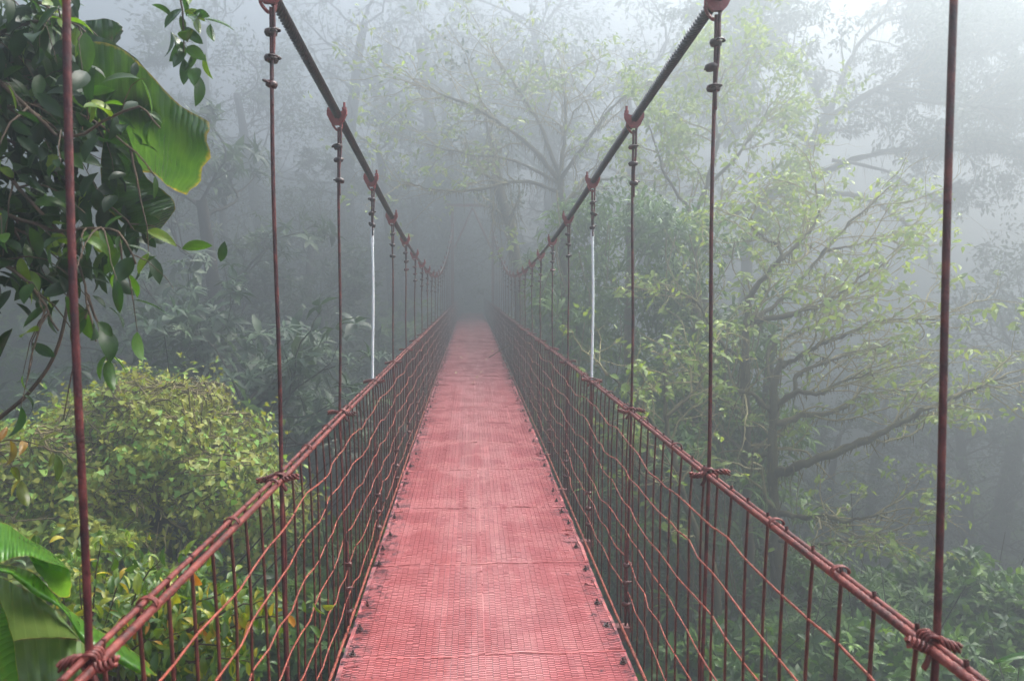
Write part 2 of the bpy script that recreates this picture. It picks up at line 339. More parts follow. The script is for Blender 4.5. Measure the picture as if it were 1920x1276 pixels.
# ------------------------------------------------------------------ the ravine floor and its banks
def ground_z(x, y):
    x = np.asarray(x, float); y = np.asarray(y, float)
    sm = lambda a, b, t: (lambda u: u * u * (3 - 2 * u))(np.clip((t - a) / (b - a), 0, 1))
    z = -0.8 - 6.8 * sm(-1.0, 9.0, y)
    z = z + 7.0 * sm(20.0, 33.0, y) * (1 - 0.85 * sm(3.0, 14.0, x))
    z = z + np.clip(y - 33, 0, None) * 0.20 * (1 - 0.9 * sm(0.0, 16.0, x)) * np.maximum(sm(1.4, 5.0, np.abs(x)), sm(48, 60, y))
    z = z + np.clip(-10 - x, 0, None) * 0.42 * sm(3, 12, y)
    z = z - 1.5 * sm(4.0, 14.0, x) * sm(3, 12, y)
    z = z + 0.35 * np.sin(x * 0.9 + 1.3 * np.sin(y * 0.5)) * np.cos(y * 0.7) + 0.15 * np.sin(x * 2.3 + y * 1.9)
    return z
nx, ny = 150, 170
gx, gy = np.meshgrid(np.linspace(-58, 58, nx), np.linspace(-20, 88, ny))
g = Geo(); g.add(np.stack([gx, gy, ground_z(gx, gy)], -1).reshape(-1, 3), grid_faces(ny, nx, False))
tag(link('ground', g.mesh('ground', M['soil'])), kind='structure')

# ------------------------------------------------------------------ suspension bridge
S = 1.326                                   # hanger spacing in metres
U = 1169.0
ck = np.array([-3, -2, -1, 0, 1, 2, 3, 4, 5, 6, 7, 8, 9, 10, 11.2, 12.6, 14.3, 17.3, 20, 23])
cz = np.array([1780, 1640, 1500, 1360, 1215, 1075, 948, 798, 645, 528, 432, 355, 300, 270, 262, 325, 560, 1150, 1870, 2850])
def cable_z(y):
    y = np.atleast_1d(np.asarray(y, float)); k = y / S
    t = np.vstack([ck, cz]).T
    kk = np.linspace(-3, 23, 521); z = np.interp(kk, ck, cz)
    ker = np.ones(25) / 25; zp = np.pad(z, 12, mode='reflect', reflect_type='odd'); z = np.convolve(zp, ker, 'valid')
    return 1.66 + np.interp(k, kk, z) / U
def deck_z(y):
    return 1.66 - np.interp(np.asarray(y, float) / S, [-3, 3, 6, 11, 17, 24], [1.665, 1.66, 1.60, 1.55, 1.50, 1.46])
def rail_z(y):
    return 1.66 - np.interp(np.asarray(y, float) / S, [-3, 0, 1, 2, 3, 6, 12, 17, 24], [0.60, 0.60, 0.608, 0.614, 0.604, 0.596, 0.608, 0.60, 0.575])
XR, XC, HW, XD = 0.695, 0.702, 0.64, -0.022
Y0, Y1 = -1.4, 48.0
bridge = thing('suspension_bridge', (0, 0, 0), 'long narrow red suspension footbridge with mesh railings running into the mist', 'bridge')
rb = np.random.default_rng(5)

# deck panels: louvred expanded metal, two half panels side by side
PW, PL, NC, NR = HW, 1.2, 21, 54
def panel_mesh(seed, side):
    r = np.random.default_rng(seed); g = Geo()
    cw, rl = PW / NC, PL / NR
    c, q = np.meshgrid(np.arange(NC), np.arange(NR), indexing='ij'); c = c.ravel(); q = q.ravel()
    x0 = c * cw + 0.0003; x1 = (c + 1) * cw - 0.0003
    yb = (q + 0.5 * (c % 2)) * rl
    n = len(c); h = 0.0074 + r.normal(size=n) * 0.0006
    bad = r.random(n) < 0.03; h[bad] *= 0.5; h *= 1 + 0.18 * np.repeat(r.normal(size=NC), NR)
    e = 0.0005
    V = np.zeros((n, 8, 3))
    j = r.normal(size=n) * 0.0004
    V[:, 0] = np.stack([x0, yb + 0.0015, -0.005 + 0 * c], 1); V[:, 1] = np.stack([x1, yb + 0.0015, -0.005 + 0 * c], 1)
    V[:, 2] = np.stack([x0 + e, yb + 0.008, h], 1); V[:, 3] = np.stack([x1 - e, yb + 0.008, h + j], 1)
    V[:, 4] = np.stack([x0 + e, yb + 0.0135, h + 0.0003], 1); V[:, 5] = np.stack([x1 - e, yb + 0.0135, h + j], 1)
    V[:, 6] = np.stack([x0, yb + 0.0195, -0.003 + 0 * c], 1); V[:, 7] = np.stack([x1, yb + 0.0195, -0.003 + 0 * c], 1)
    F = np.array([[0, 1, 3, 2], [2, 3, 5, 4], [4, 5, 7, 6]])
    V = V.reshape(-1, 3)
    und = 0.0035 * np.sin(V[:, 0] * 9 + seed) * np.sin(V[:, 1] * 7 + 2.1 * seed)
    edge = 0.006 * np.clip((V[:, 0] - 0.56) / 0.08, 0, 1) * np.sin(V[:, 1] * 23 + seed * 3)
    V[:, 2] += und + edge
    if side < 0: V[:, 0] *= -1; F = F[:, ::-1]
    g.add(V, (F[None] + (np.arange(n) * 8)[:, None, None]).reshape(-1, 4))
    # solid flat margins: side strip, inner strip and a ragged end lap
    def strip(xa, xb, ya, yb2, along, amp, dz=0.0):
        m = 40; t = np.linspace(0, 1, m); nz = noise1(r, m, 5) * amp; nz2 = noise1(r, m, 5) * amp
        if along == 'y':
            A = np.stack([xa + nz, ya + (yb2 - ya) * t, 0.0075 + nz2 * 0.5], 1); B = np.stack([xb + nz2 * 0.6, ya + (yb2 - ya) * t, 0.0065 + nz * 0.5], 1)
        else:
            A = np.stack([xa + (xb - xa) * t, ya + nz, 0.0085 + nz2 * 0.5], 1); B = np.stack([xa + (xb - xa) * t, yb2 + nz2, 0.0075 + nz * 0.5], 1)
        A[:, 2] += dz; B[:, 2] += dz
        A2 = A - [0, 0, 0.006]
        V2 = np.stack([A2, A, B], 1).reshape(-1, 3)
        if side < 0: V2[:, 0] *= -1
        g.add(V2, grid_faces(m, 3, False))
    strip(PW - 0.016, PW, 0, PL, 'y', 0.004)
    strip(-0.004, 0.006, 0, PL, 'y', 0.0006, -0.0065)
    for ya in np.sort(r.uniform(0, PL * 0.9, 2)):
        strip(-0.003, r.uniform(0.004, 0.022), ya, ya + r.uniform(0.015, 0.05), 'y', 0.004, -0.002)
    for q_ in range(4):
        ya = r.uniform(0, PL * 0.95); strip(PW - r.uniform(0.03, 0.11), PW - 0.02, ya, ya + r.uniform(0.01, 0.05), 'y', 0.008)
    strip(0.0, PW, -0.003, 0.009, 'x', 0.005, 0.001)
    return g.mesh('deck_panel', M['deck'], smooth=False)
pm = {s: [panel_mesh(11 + i * 7 + (3 if s > 0 else 0), s) for i in range(4)] for s in (-1, 1)}
npan = int((Y1 - Y0) / PL)
OFF = -1.16
for i in range(npan):
    y = OFF + i * PL
    dz0, dz1 = float(deck_z(y)), float(deck_z(y + PL))
    for s in (-1, 1):
        o = link('deck_panel', pm[s][rb.integers(4)], bridge, (XD + s * 0.0001, y, dz0 + rb.normal() * 0.0015),
                 (math.atan2(dz1 - dz0, PL) + rb.normal() * 0.0012, rb.normal() * 0.003, rb.normal() * 0.002))
# hook bolts along both deck edges
gb = Geo(); gb.tube([(0, 0, -0.03), (0, 0, 0.028)], 0.0045, 6); gb.tube([(0, 0, 0.006), (0, 0, 0.014)], 0.010, 6)
gb.tube([(0, 0, 0.002), (0, 0, 0.006)], 0.017, 8)
bm1 = gb.mesh('bolt', M['iron'], False)
gb = Geo(); gb.tube(smooth_path([(0, 0, -0.03), (0, 0, 0.02), (0.004, 0.004, 0.034)], 6), 0.0045, 6); gb.tube([(0, 0, 0.007), (0, 0, 0.016)], 0.0105, 6)
bm2 = gb.mesh('bolt', M['bar'], False)
for s in (-1, 1):
    y = 1.2
    while y < 20:
        link('bolt', bm1 if rb.random() < 0.6 else bm2, bridge, (XD + s * (0.605 + rb.uniform(-0.02, 0.012)), y, float(deck_z(y)) + 0.010), (rb.normal() * 0.12, rb.normal() * 0.12, rb.random() * 6))
        y += rb.choice([0.28, 0.4, 0.5, 0.62])
# cross beams under the deck
gb = Geo(); gb.box((0, 0, 0), (0.70, 0.03, 0.003)); gb.box((0, -0.027, -0.032), (0.70, 0.003, 0.029)); gb.box((0, 0, -0.064), (0.70, 0.03, 0.003))
beam = gb.mesh('crossbeam', M['steel'], False)
NH = 23
hk = [k for k in range(0, NH)]
hy = {k: k * S + 0.017 for k in hk}
for k in hk:
    link('crossbeam', beam, bridge, (0, hy[k], float(deck_z(hy[k])) - 0.022))
# edge cables, hand rails, mesh wires
ys = np.arange(Y0, Y1 + 0.01, 0.147)
for s in (-1, 1):
    p = np.stack([np.full_like(ys, XD * 0.7 + s * 0.668) + noise1(rb, len(ys), 6) * 0.0012, ys, deck_z(ys) + 0.004], 1)
    g = Geo(); g.tube(p, 0.0075, 8); link('edge_cable', g.mesh('edge_cable', M['wire']), bridge)
    near = ys < 8.5
    wob = noise1(rb, len(ys), 6) * 0.0022
    p = np.stack([s * XR + wob, ys, rail_z(ys) - 0.004 + noise1(rb, len(ys), 6) * 0.0018], 1)
    g = Geo(); V, F = twisted(p[near], 0.0084, 4, 0.085, 0.2, 0.006, 14); g.add(V, F)
    g.tube(p[~near] if True else p, 0.0082, 8)
    g.tube(np.vstack([p[near][-1:], p[~near][:1]]), 0.0082, 8)
    rail = link('handrail', g.mesh('handrail', M['rail']), bridge)
    p2 = np.stack([s * (XR + 0.012) + noise1(rb, len(ys), 6) * 0.0022, ys, rail_z(ys) + 0.0065 + noise1(rb, len(ys), 7) * 0.0022], 1)
    g = Geo(); g.tube(p2, 0.0062, 10); link('handrail_rod', g.mesh('handrail_rod', M['rail']), bridge)
    # wire bindings that tie the two together
    gw = Geo(); th = np.linspace(0, 5 * math.pi, 40)
    gw.tube(np.stack([s * 0.0095 + 0.019 * np.cos(th), th * 0.0008 - 0.006, 0.004 + 0.014 * np.sin(th)], 1), 0.0022, 5)
    wm = gw.mesh('binding_wire', M['rail'])
    for y in np.arange(0.62, 18, 0.5):
        y += rb.normal() * 0.06
        link('binding_wire', wm, bridge, (s * XR, y, float(rail_z(y))))
    yf = np.arange(Y0, Y1, 0.147 / 3)
    for lv in range(6):
        fr = (lv + 1) / 6.75
        base = rail_z(yf) + (deck_z(yf) + 0.02 - rail_z(yf)) * fr
        ph = rb.random() * 6; ramp_ = np.interp(yf, [0, 2.2, 4.5, 30], [0.25, 0.45, 1.0, 1.2])
        wave = (0.013 * np.sin(2 * np.pi * yf / (S * 1.02) + ph * 0.25 + 0.8) + 0.009 * np.sin(2 * np.pi * yf / 2.9 + ph) + 0.006 * np.sin(2 * np.pi * yf / 0.62 + ph * 2)) * ramp_
        kink = np.interp(yf, ys, rb.normal(size=len(ys)) * 0.0035)
        lat = np.interp(yf, ys, rb.normal(size=len(ys)) * 0.004) + 0.006 * np.sin(yf * 2.1 + ph)
        p = np.stack([s * (XR - 0.009) + lat, yf, base + wave + kink], 1)
        g = Geo(); g.tube(p, 0.0033, 6); link('mesh_wire', g.mesh('mesh_wire', M['wire']), bridge)
# vertical mesh bars, nine to a bay
bar_l = 1.17
def bar_mesh(seed):
    r = np.random.default_rng(seed); g = Geo()
    z = np.linspace(0, -bar_l, 9); p = np.stack([np.cumsum(r.normal(size=9) * 0.0014), np.cumsum(r.normal(size=9) * 0.0014), z], 1); p -= p[0]
    p[:, 0] += 0.010 * np.clip(1 - np.arange(9) / 1.5, 0, 1)
    top = np.array([(0.009, 0.002, 0.018), (0.009, 0, 0.012)])
    g.tube(np.vstack([top, p]), 0.0042, 6)
    return g.mesh('mesh_bar', M['bar'])
bms = [bar_mesh(40 + i) for i in range(6)]
far_g = Geo(); cnt = 0
for b in range(int(Y0 / 0.1473) - 1, int(Y1 / 0.1473)):
    y = b * 0.14733 + 0.07
    for s in (-1, 1):
        z = float(rail_z(y)); L = z - float(deck_z(y)) + 0.06
        if y > 0.3 and cnt < 300:
            cnt += 1
            o = link('mesh_bar', bms[rb.integers(6)], bridge, (s * XR, y + rb.normal() * 0.006, z), None, (s, 1, L / bar_l))
            o.rotation_euler = (rb.normal() * 0.008, rb.normal() * 0.004, 0)
        elif y <= 0.3 or y > 3:
            far_g.tube([(s * XR, y, z + 0.02), (s * XR + rb.normal() * 0.004, y + rb.normal() * 0.006, z - L)], 0.0046, 4, False)
tag(link('mesh_bar', far_g.mesh('far_bars', M['bar']), bridge), kind='stuff')

# main cables
for s in (-1, 1):
    yy = np.arange(-3.6, 30.5, 0.06)
    p = np.stack([np.full_like(yy, s * XC), yy, cable_z(yy)], 1)
    g = Geo(); m1 = (yy > 1.0) & (yy < 8.0)
    V, F = twisted(p[m1], 0.0150, 6, 0.15, 0.85, 0.0045, 30); g.add(V, F)
    g.tube(p[yy <= 1.06], 0.0140, 12); g.tube(p[yy >= 7.9], 0.0140, 10)
    link('main_cable', g.mesh('main_cable', M['cable']), bridge)

# hangers and their fittings
def clamp_mesh(mat):
    g = Geo()
    th = np.linspace(0, 2 * np.pi, 17)
    z = np.array([-0.0125, -0.0095, 0, 0.0095, 0.0125]); rr = np.array([0.45, 0.85, 1.0, 0.85, 0.45])
    V = np.concatenate([np.stack([0.024 * r_ * np.cos(th[:-1]), 0.019 * r_ * np.sin(th[:-1]), np.full(16, z_)], 1) for z_, r_ in zip(z, rr)])
    g.add(V, grid_faces(5, 16)); g.add(np.vstack([V[:16], [0, 0, -0.0105]]), np.stack([(np.arange(16) + 1) % 16, np.arange(16), np.full(16, 16)], 1))
    g.add(np.vstack([V[-16:], [0, 0, 0.0105]]), np.stack([np.arange(16), (np.arange(16) + 1) % 16, np.full(16, 16)], 1))
    g.tube(smooth_path([(-0.014, -0.012, 0.003), (-0.019, -0.021, 0.004), (0, -0.026, 0.006), (0.019, -0.021, 0.004), (0.014, -0.012, 0.003)], 14), 0.0042, 6)
    return g.mesh('clamp', mat)
cl_dark, cl_red = clamp_mesh(M['iron']), clamp_mesh(M['bar'])
def saddle_mesh():
    g = Geo()
    # forked bracket seen from the deck: a tapering body whose ears carry two upright bolts
    pr = np.array([(-0.048, 0.030), (-0.047, 0.008), (-0.030, -0.026), (-0.016, -0.040), (0.016, -0.040), (0.030, -0.026), (0.047, 0.008), (0.048, 0.030), (0.030, 0.028), (0.020, 0.022), (0, 0.018), (-0.020, 0.022), (-0.030, 0.028)])
    n = len(pr); A = np.stack([pr[:, 0], np.full(n, -0.03), pr[:, 1]], 1); B = A + [0, 0.016, 0]
    g.add(np.vstack([A, B]), [np.array([list(range(n))]), np.array([list(range(n, 2 * n))[::-1]]), np.stack([(np.arange(n) + 1) % n, np.arange(n), np.arange(n) + n, (np.arange(n) + 1) % n + n], 1)])
    for sx in (-1, 1):
        g.tube([(sx * 0.036, -0.022, 0.02), (sx * 0.036, -0.022, 0.064)], 0.0062, 8)
        g.tube([(sx * 0.036, -0.022, 0.030), (sx * 0.036, -0.022, 0.042)], 0.0115, 6)
    g.tube(smooth_path([(-0.030, 0.004, 0.0), (-0.030, 0.002, -0.03), (-0.012, 0, -0.055), (0.0, 0, -0.058), (0.012, 0, -0.052), (0.016, 0, -0.03)], 16), 0.006, 6)
    return g.mesh('cable_clip', M['clip'], False)
sad = saddle_mesh()
def tie_mesh(seed):
    r = np.random.default_rng(seed); g = Geo()
    th = np.linspace(0, 7 * np.pi, 60)
    g.tube(np.stack([0.008 + 0.0185 * np.cos(th), -0.016 + 0.032 * th / th[-1] + 0.003 * np.sin(3 * th), 0.004 + 0.016 * np.sin(th)], 1), 0.0034, 6)
    for sx, ln in ((1, 0.055), (-1, 0.05)):
        for q in range(3):
            t = np.linspace(0, 1, 12)
            a = t * 9 + q * 2.1
            g.tube(np.stack([0.006 + sx * (0.014 + ln * t), -0.012 + 0.006 * np.cos(a), 0.004 + 0.007 * np.sin(a) + 0.006 * np.sin(t * 3 + seed) * sx], 1), 0.0046 * (1 - 0.15 * t), 6)
    g.tube(smooth_path([(0.0, -0.014, 0), (-0.012, -0.02, -0.02), (-0.02, -0.018, -0.035)], 8), 0.006, 6)
    return g.mesh('wire_tie', M['rail'])
ties = [tie_mesh(i) for i in range(3)]
rh = np.random.default_rng(21)
for k in range(1, NH):
    y = hy[k]
    for s in (-1, 1):
        zt = float(cable_z(y)[0]) - 0.05; zb = float(deck_z(y)) - 0.03; zr = float(rail_z(y))
        lean = {(-1, 2): -0.010, (1, 2): 0.004, (-1, 3): 0.006}.get((s, k), rh.normal() * 0.004)
        xt, xm, xb = s * XC, s * (XR + 0.012) - lean, s * 0.685
        zz = np.linspace(zt, zr, 40); u = np.linspace(0, 1, 40)
        p = np.stack([xt + (xm - xt) * u + 0.003 * np.sin(u * 7 + k), y + 0.004 * np.sin(u * 5 + k * 2), zz], 1)
        p = np.vstack([p, [[xm * 0.5 + xb * 0.5, y, (zr + zb) / 2], [xb, y, zb + 0.10], [xb, y, zb]]])
        white = k == 4
        rad = 0.0064 if k > 1 else 0.0066
        root = bpy.data.objects
        g = Geo()
        if white:
            zc = zt - 0.235
            q = [i for i in range(len(p)) if p[i, 2] >= zr - 0.02]
            g.tube(np.vstack([p[p[:, 2] > zc], p[(p[:, 2] <= zr)]]) if False else p[p[:, 2] > zc - 0.05], rad, 8); g.tube(p[p[:, 2] <= zr + 0.001], rad, 8)
            pw = p[(p[:, 2] <= zc) & (p[:, 2] >= zr - 0.001)]
        else:
            g.tube(p, rad, 8)
        # the rope's tail, doubled back beside the rod at both ends
        e = 0.011
        tl = 0.32 if k % 2 else 0.30
        g.tube(smooth_path([(xt + 0.012, y - 0.006, zt + 0.01), (xt + 0.010, y - 0.009, zt - 0.12), (xt + 0.002, y - e, zt - 0.2), (xt + 0.002, y - e, zt - tl)], 10), rad * 0.85, 6)
        g.tube(smooth_path([(xb + s * 0.02, y - 0.004, zb), (xb + 0.012 * s, y - 0.012, zb + 0.1), (xb, y - 0.013, zb + 0.25), (xb, y - 0.012, zb + 0.46)], 12), rad, 6)
        th = np.linspace(0, np.pi, 9)
        g.tube(np.stack([xb + 0.01 * s + 0.016 * np.cos(th), np.full(9, y - 0.003), zb - 0.025 * np.sin(th)], 1), rad, 6)
        h = link('hanger', g.mesh('hanger', M['hanger']), bridge)
        if white:
            gw = Geo(); gw.tube(pw, 0.0085, 8); gw.tube([pw[0] + [0, 0, 0.02], pw[0] - [0, 0, 0.10]], 0.0115, 8)
            tag(link('sleeve', gw.mesh('sleeve', M['white']), h), 'white sleeve on the rod')
        link('cable_clip', sad, h, (xt, y, zt + 0.045), (0, 0, rh.normal() * 0.12))
        for dz in (0.075, 0.155, 0.235) if k % 2 == 0 else (0.085, 0.16, 0.25):
            link('clamp', cl_dark if rh.random() < 0.75 else cl_red, h, (xt + rh.normal() * 0.003, y, zt - dz + rh.normal() * 0.006), (rh.normal() * 0.2, rh.normal() * 0.22, rh.random() * 6.28))
        if k < 18:
            for dz in (0.12, 0.23, 0.33):
                link('clamp', cl_red, h, (xb, y - 0.005, zb + dz + rh.normal() * 0.01), (rh.normal() * 0.2, rh.normal() * 0.2, rh.random() * 6.28), 0.95)
        link('wire_tie', ties[(k + (s > 0)) % 3], h, (s * XR, y, zr), None, (s if k > 1 else s * 0.7, 1, 1) if True else None)
# far tower
yt = 30.5
zt0 = float(deck_z(yt)); ztop = 4.62
tower = Geo()
for s in (-1, 1): tower.box((s * 0.74, yt, (ztop - 6 + 0) / 2 + 0.0), (0.05, 0.05, (ztop + 6) / 2))
tower.box((0, yt + 0.002, ztop + 0.05), (0.92, 0.055, 0.05))
tower.box((0, yt + 0.002, zt0 - 0.2), (0.80, 0.066, 0.06))
tw = link('tower', tower.mesh('tower', M['steel'], False), bridge)
for s in (-1, 1):
    g = Geo(); g.tube([(s * 0.67, yt - 0.01, ztop - 1.5), (0, yt - 0.01 - 0.07 * (s > 0), ztop - 0.05)], 0.035, 4); link('brace', g.mesh('brace', M['steel'], False), tw)
# fallen leaves on the deck
lf = np.array([[0, 0, 0], [-.22, .35, .05], [.22, .35, .06], [0, .4, -.0], [0, 1, .08]]); lF = np.array([[0, 2, 3], [0, 3, 1], [3, 2, 4], [3, 4, 1]])
g = Geo(); g.add(lf * 0.055, lF); lit = g.mesh('fallen_leaf', M['litter'])
for (px, py, lab) in [(884, 717, 'yellow leaf fallen on the middle of the red bridge deck, the largest one'), (855, 699, 'pale leaf fallen near the left edge of the red bridge deck'), (923, 661, 'ochre leaf fallen near the right side of the red deck'),
                      (879, 664, None), (867, 671, None), (911, 675, None), (892, 707, None), (899, 698, None), (846, 669, None), (856, 651, None)]:
    d = 1550 * 1.55 / (py - 537)
    q = P(px, py, d); o = link('fallen_leaf', lit, None, (q[0], d, float(deck_z(d)) + 0.013), (0.45 + rb.normal() * .2, rb.normal() * .3, rb.normal() * 0.9), rb.uniform(1.1, 1.5) if lab is None else 1.9)
    tag(o, lab or 'small pale leaf fallen on the far misty stretch of the red deck', 'leaf', 'leaves fallen on the bridge deck')

# ------------------------------------------------------------------ leaf templates
LO = (np.array([[0, 0, 0], [-.21, .42, .07], [.21, .42, .07], [0, .45, 0], [0, 1, -.22]]), np.array([[0, 2, 3], [0, 3, 1], [3, 2, 4], [3, 4, 1]]))
LO4 = LO
LO = (np.array([[0, 0, 0], [.16, .22, .05], [.20, .52, .05], [0, 1, -.20], [-.20, .52, .05], [-.16, .22, .05], [0, .3, 0], [0, .62, -.05]]), np.array([[0, 1, 6], [0, 6, 5], [6, 1, 2], [6, 2, 7], [6, 7, 4], [6, 4, 5], [7, 2, 3], [7, 3, 4]]))
NARROW = (np.array([[0, 0, 0], [-.10, .40, .04], [.10, .40, .04], [0, .42, 0], [0, 1, -.30]]), LO4[1])
HEART = (np.array([[0, .06, 0], [-.40, .22, .04], [.40, .22, .04], [0, .40, -.05], [0, 1, -.12]]), LO4[1])
def rosette(n, seed, droop=0.35, tm=NARROW, tilt=0.15):
    r = np.random.default_rng(seed); g = Geo()
    az = np.arange(n) * 2 * np.pi / n + r.normal(size=n) * 0.2
    el = tilt + r.normal(size=n) * 0.25
    d = np.stack([np.cos(az) * np.cos(el), np.sin(az) * np.cos(el), np.sin(el)], 1)
    scatter(g, tm, np.zeros((n, 3)), frame(d), 0.75 + 0.35 * r.random(n), np.full(n, .5))
    return np.vstack(g.V), np.vstack(g.F)
ROS = [rosette(7, 1), rosette(8, 2), rosette(6, 3, tm=LO)]
def blade(nl, wid, fold, droop, wave=0.0, seed=0, tip=1.0, basew=0.0, twist=0.0):
    """a near leaf: 5 points across, nl along, pointed tip"""
    r = np.random.default_rng(seed); t = np.linspace(0, 1, nl)
    wd = wid * (np.sin(np.pi * np.clip(t, 0, 1) ** tip) ** 0.8 * (1 - basew) + basew * (1 - t)) + 0.001
    ang = droop * t ** 1.3; yy = np.concatenate([[0], np.cumsum(np.cos(ang[:-1]) / (nl - 1))]); zz = -np.concatenate([[0], np.cumsum(np.sin(ang[:-1]) / (nl - 1))])
    V = []
    for i in range(nl):
        for j, u in enumerate((-1, -.5, 0, .5, 1)):
            x = u * wd[i]; z = zz[i] + abs(u) * wd[i] * fold + wave * wd[i] * abs(u) * math.sin(t[i] * 14 + (2.0 if u > 0 else 0) + seed)
            V.append((x + twist * zz[i] * u, yy[i], z))
    return np.array(V), grid_faces(nl, 5, False)

# ------------------------------------------------------------------ branching
def wander(rng, p, d, L, n, curl=0.25, up=0.0):
    pts = [np.array(p, float)]; d = unit(d)
    for i in range(n):
        d = unit(d + rng.normal(size=3) * curl / n ** 0.5 + np.array([0, 0, up / n]))
        pts.append(pts[-1] + d * L / n)
    return np.array(pts), d
def perp(rng, d, ang):
    a = unit(np.cross(d, rng.normal(size=3))); return unit(d * math.cos(ang) + a * math.sin(ang))
def grow(rng, wood, tips, p, d, L, r, lvl, nch=4, up=0.15, curl=0.5, spread=(0.5, 1.0), shrink=(0.5, 0.72), flat=0.0, nodes=None):
    n = 5 if lvl else 3
    pts, de = wander(rng, p, d, L, n, curl, up)
    rad = np.linspace(r, r * (0.55 if lvl else 0.3), n + 1)
    wood.tube(pts, rad, 6 if lvl > 1 else (4 if lvl == 1 else 3), False, rng.random())
    if nodes is not None: nodes.append((pts, rad))
    if lvl == 0:
        for i in range(1, n + 1): tips.append((pts[i], unit(pts[i] - pts[i - 1])))
        return
    for c in range(nch):
        t = 1.0 if c == 0 else rng.uniform(0.35, 1.0)
        k = min(int(t * n), n - 1); q = pts[k] + (pts[k + 1] - pts[k]) * (t * n - k)
        dd = perp(rng, unit(pts[k + 1] - pts[k]), rng.uniform(*spread) * (0.5 if c == 0 else 1))
        dd[2] *= (1 - flat); dd = unit(dd)
        grow(rng, wood, tips, q, dd, L * rng.uniform(*shrink), r * (0.6 if t >= 1 else 0.52), lvl - 1, nch, up, curl, spread, shrink, flat, nodes)
def leaves_at_tips(rng, geo, tips, per, size, tm, spread=0.12, droop=0.25, jit=0.8, v0=0.5, vs=0.25):
    if not tips: return
    p = np.repeat(np.array([t[0] for t in tips]), per, 0); d = np.repeat(np.array([t[1] for t in tips]), per, 0)
    n = len(p)
    p = p + rng.normal(size=(n, 3)) * spread
    d = unit(d + rng.normal(size=(n, 3)) * jit + np.array([0, 0, -droop]))
    nrm = unit(rng.normal(size=(n, 3)) * 0.45 + np.array([0, -0.55, 0.8]))
    scatter(geo, tm, p, frame(d, nrm), size * rng.uniform(0.65, 1.25, n), np.clip(v0 + rng.normal(size=n) * vs, 0, 1))
def rosettes_at(rng, geo, p, size, v0=0.5, vs=0.25, tilt=0.4, kinds=(0, 1, 2)):
    p = np.asarray(p); n = len(p); ki = rng.integers(0, len(kinds), n)
    for j, k in enumerate(kinds):
        m = ki == j
        if not m.any(): continue
        q = p[m]; nn = len(q)
        up = unit(rng.normal(size=(nn, 3)) * tilt + np.array([0, -0.25, 1]))
        yv = unit(np.cross(up, rng.normal(size=(nn, 3)))); xv = np.cross(yv, up)
        rot = np.stack([xv, yv, up], -1)
        scatter(geo, ROS[k], q, rot, size * rng.uniform(0.7, 1.3, nn), np.clip(v0 + rng.normal(size=nn) * vs, 0, 1))
def moss_on(rng, geo, nodes, dens, length, rmin=0.0):
    """tufts on top of the limbs and beards hanging under them"""
    P0 = []; W = []
    for pts, rad in nodes:
        for i in range(len(pts) - 1):
            if rad[i] < rmin: continue
            L = np.linalg.norm(pts[i + 1] - pts[i]); m = rng.poisson(L * dens * 2.2 * (0.5 + min(rad[i] / 0.05, 2.0)))
            t = rng.random(m)[:, None]; P0.append(pts[i] + (pts[i + 1] - pts[i]) * t + rng.normal(size=(m, 3)) * rad[i] * 0.7); W.append(np.full(m, rad[i]))
    p = np.vstack(P0); rr = np.concatenate(W); n = len(p)
    hang = rng.random(n) < 0.65
    d = np.where(hang[:, None], unit(rng.normal(size=(n, 3)) * 0.22 + [0, 0, -1]), unit(rng.normal(size=(n, 3))))
    ln = np.where(hang, length * rng.gamma(2.0, 0.5, n), length * 0.4 * rng.random(n) + 0.02) * np.clip(0.4 + rr / 0.06, 0.4, 1.5)
    tm = (np.array([[0, 0, 0], [-.5, .25, .1], [.5, .3, -.1], [.1, 1, 0]]), np.array([[0, 2, 1], [1, 2, 3]]))
    sc3 = np.stack([np.minimum(0.022, ln * 0.3), ln, np.minimum(0.022, ln * 0.3)], 1)
    scatter(geo, tm, p, frame(d, rng.normal(size=(n, 3))), sc3, np.clip(rng.normal(0.45, 0.25, n), 0, 1))
def parts(root, name, geo, mat, smooth=True, kind=None, label=None):
    o = link(name, geo.mesh(name, mat, smooth, True), root)
    return tag(o, label, kind=kind)
def shifted(g, base):
    for i in range(len(g.V)): g.V[i] = g.V[i] - np.asarray(base)
    return g

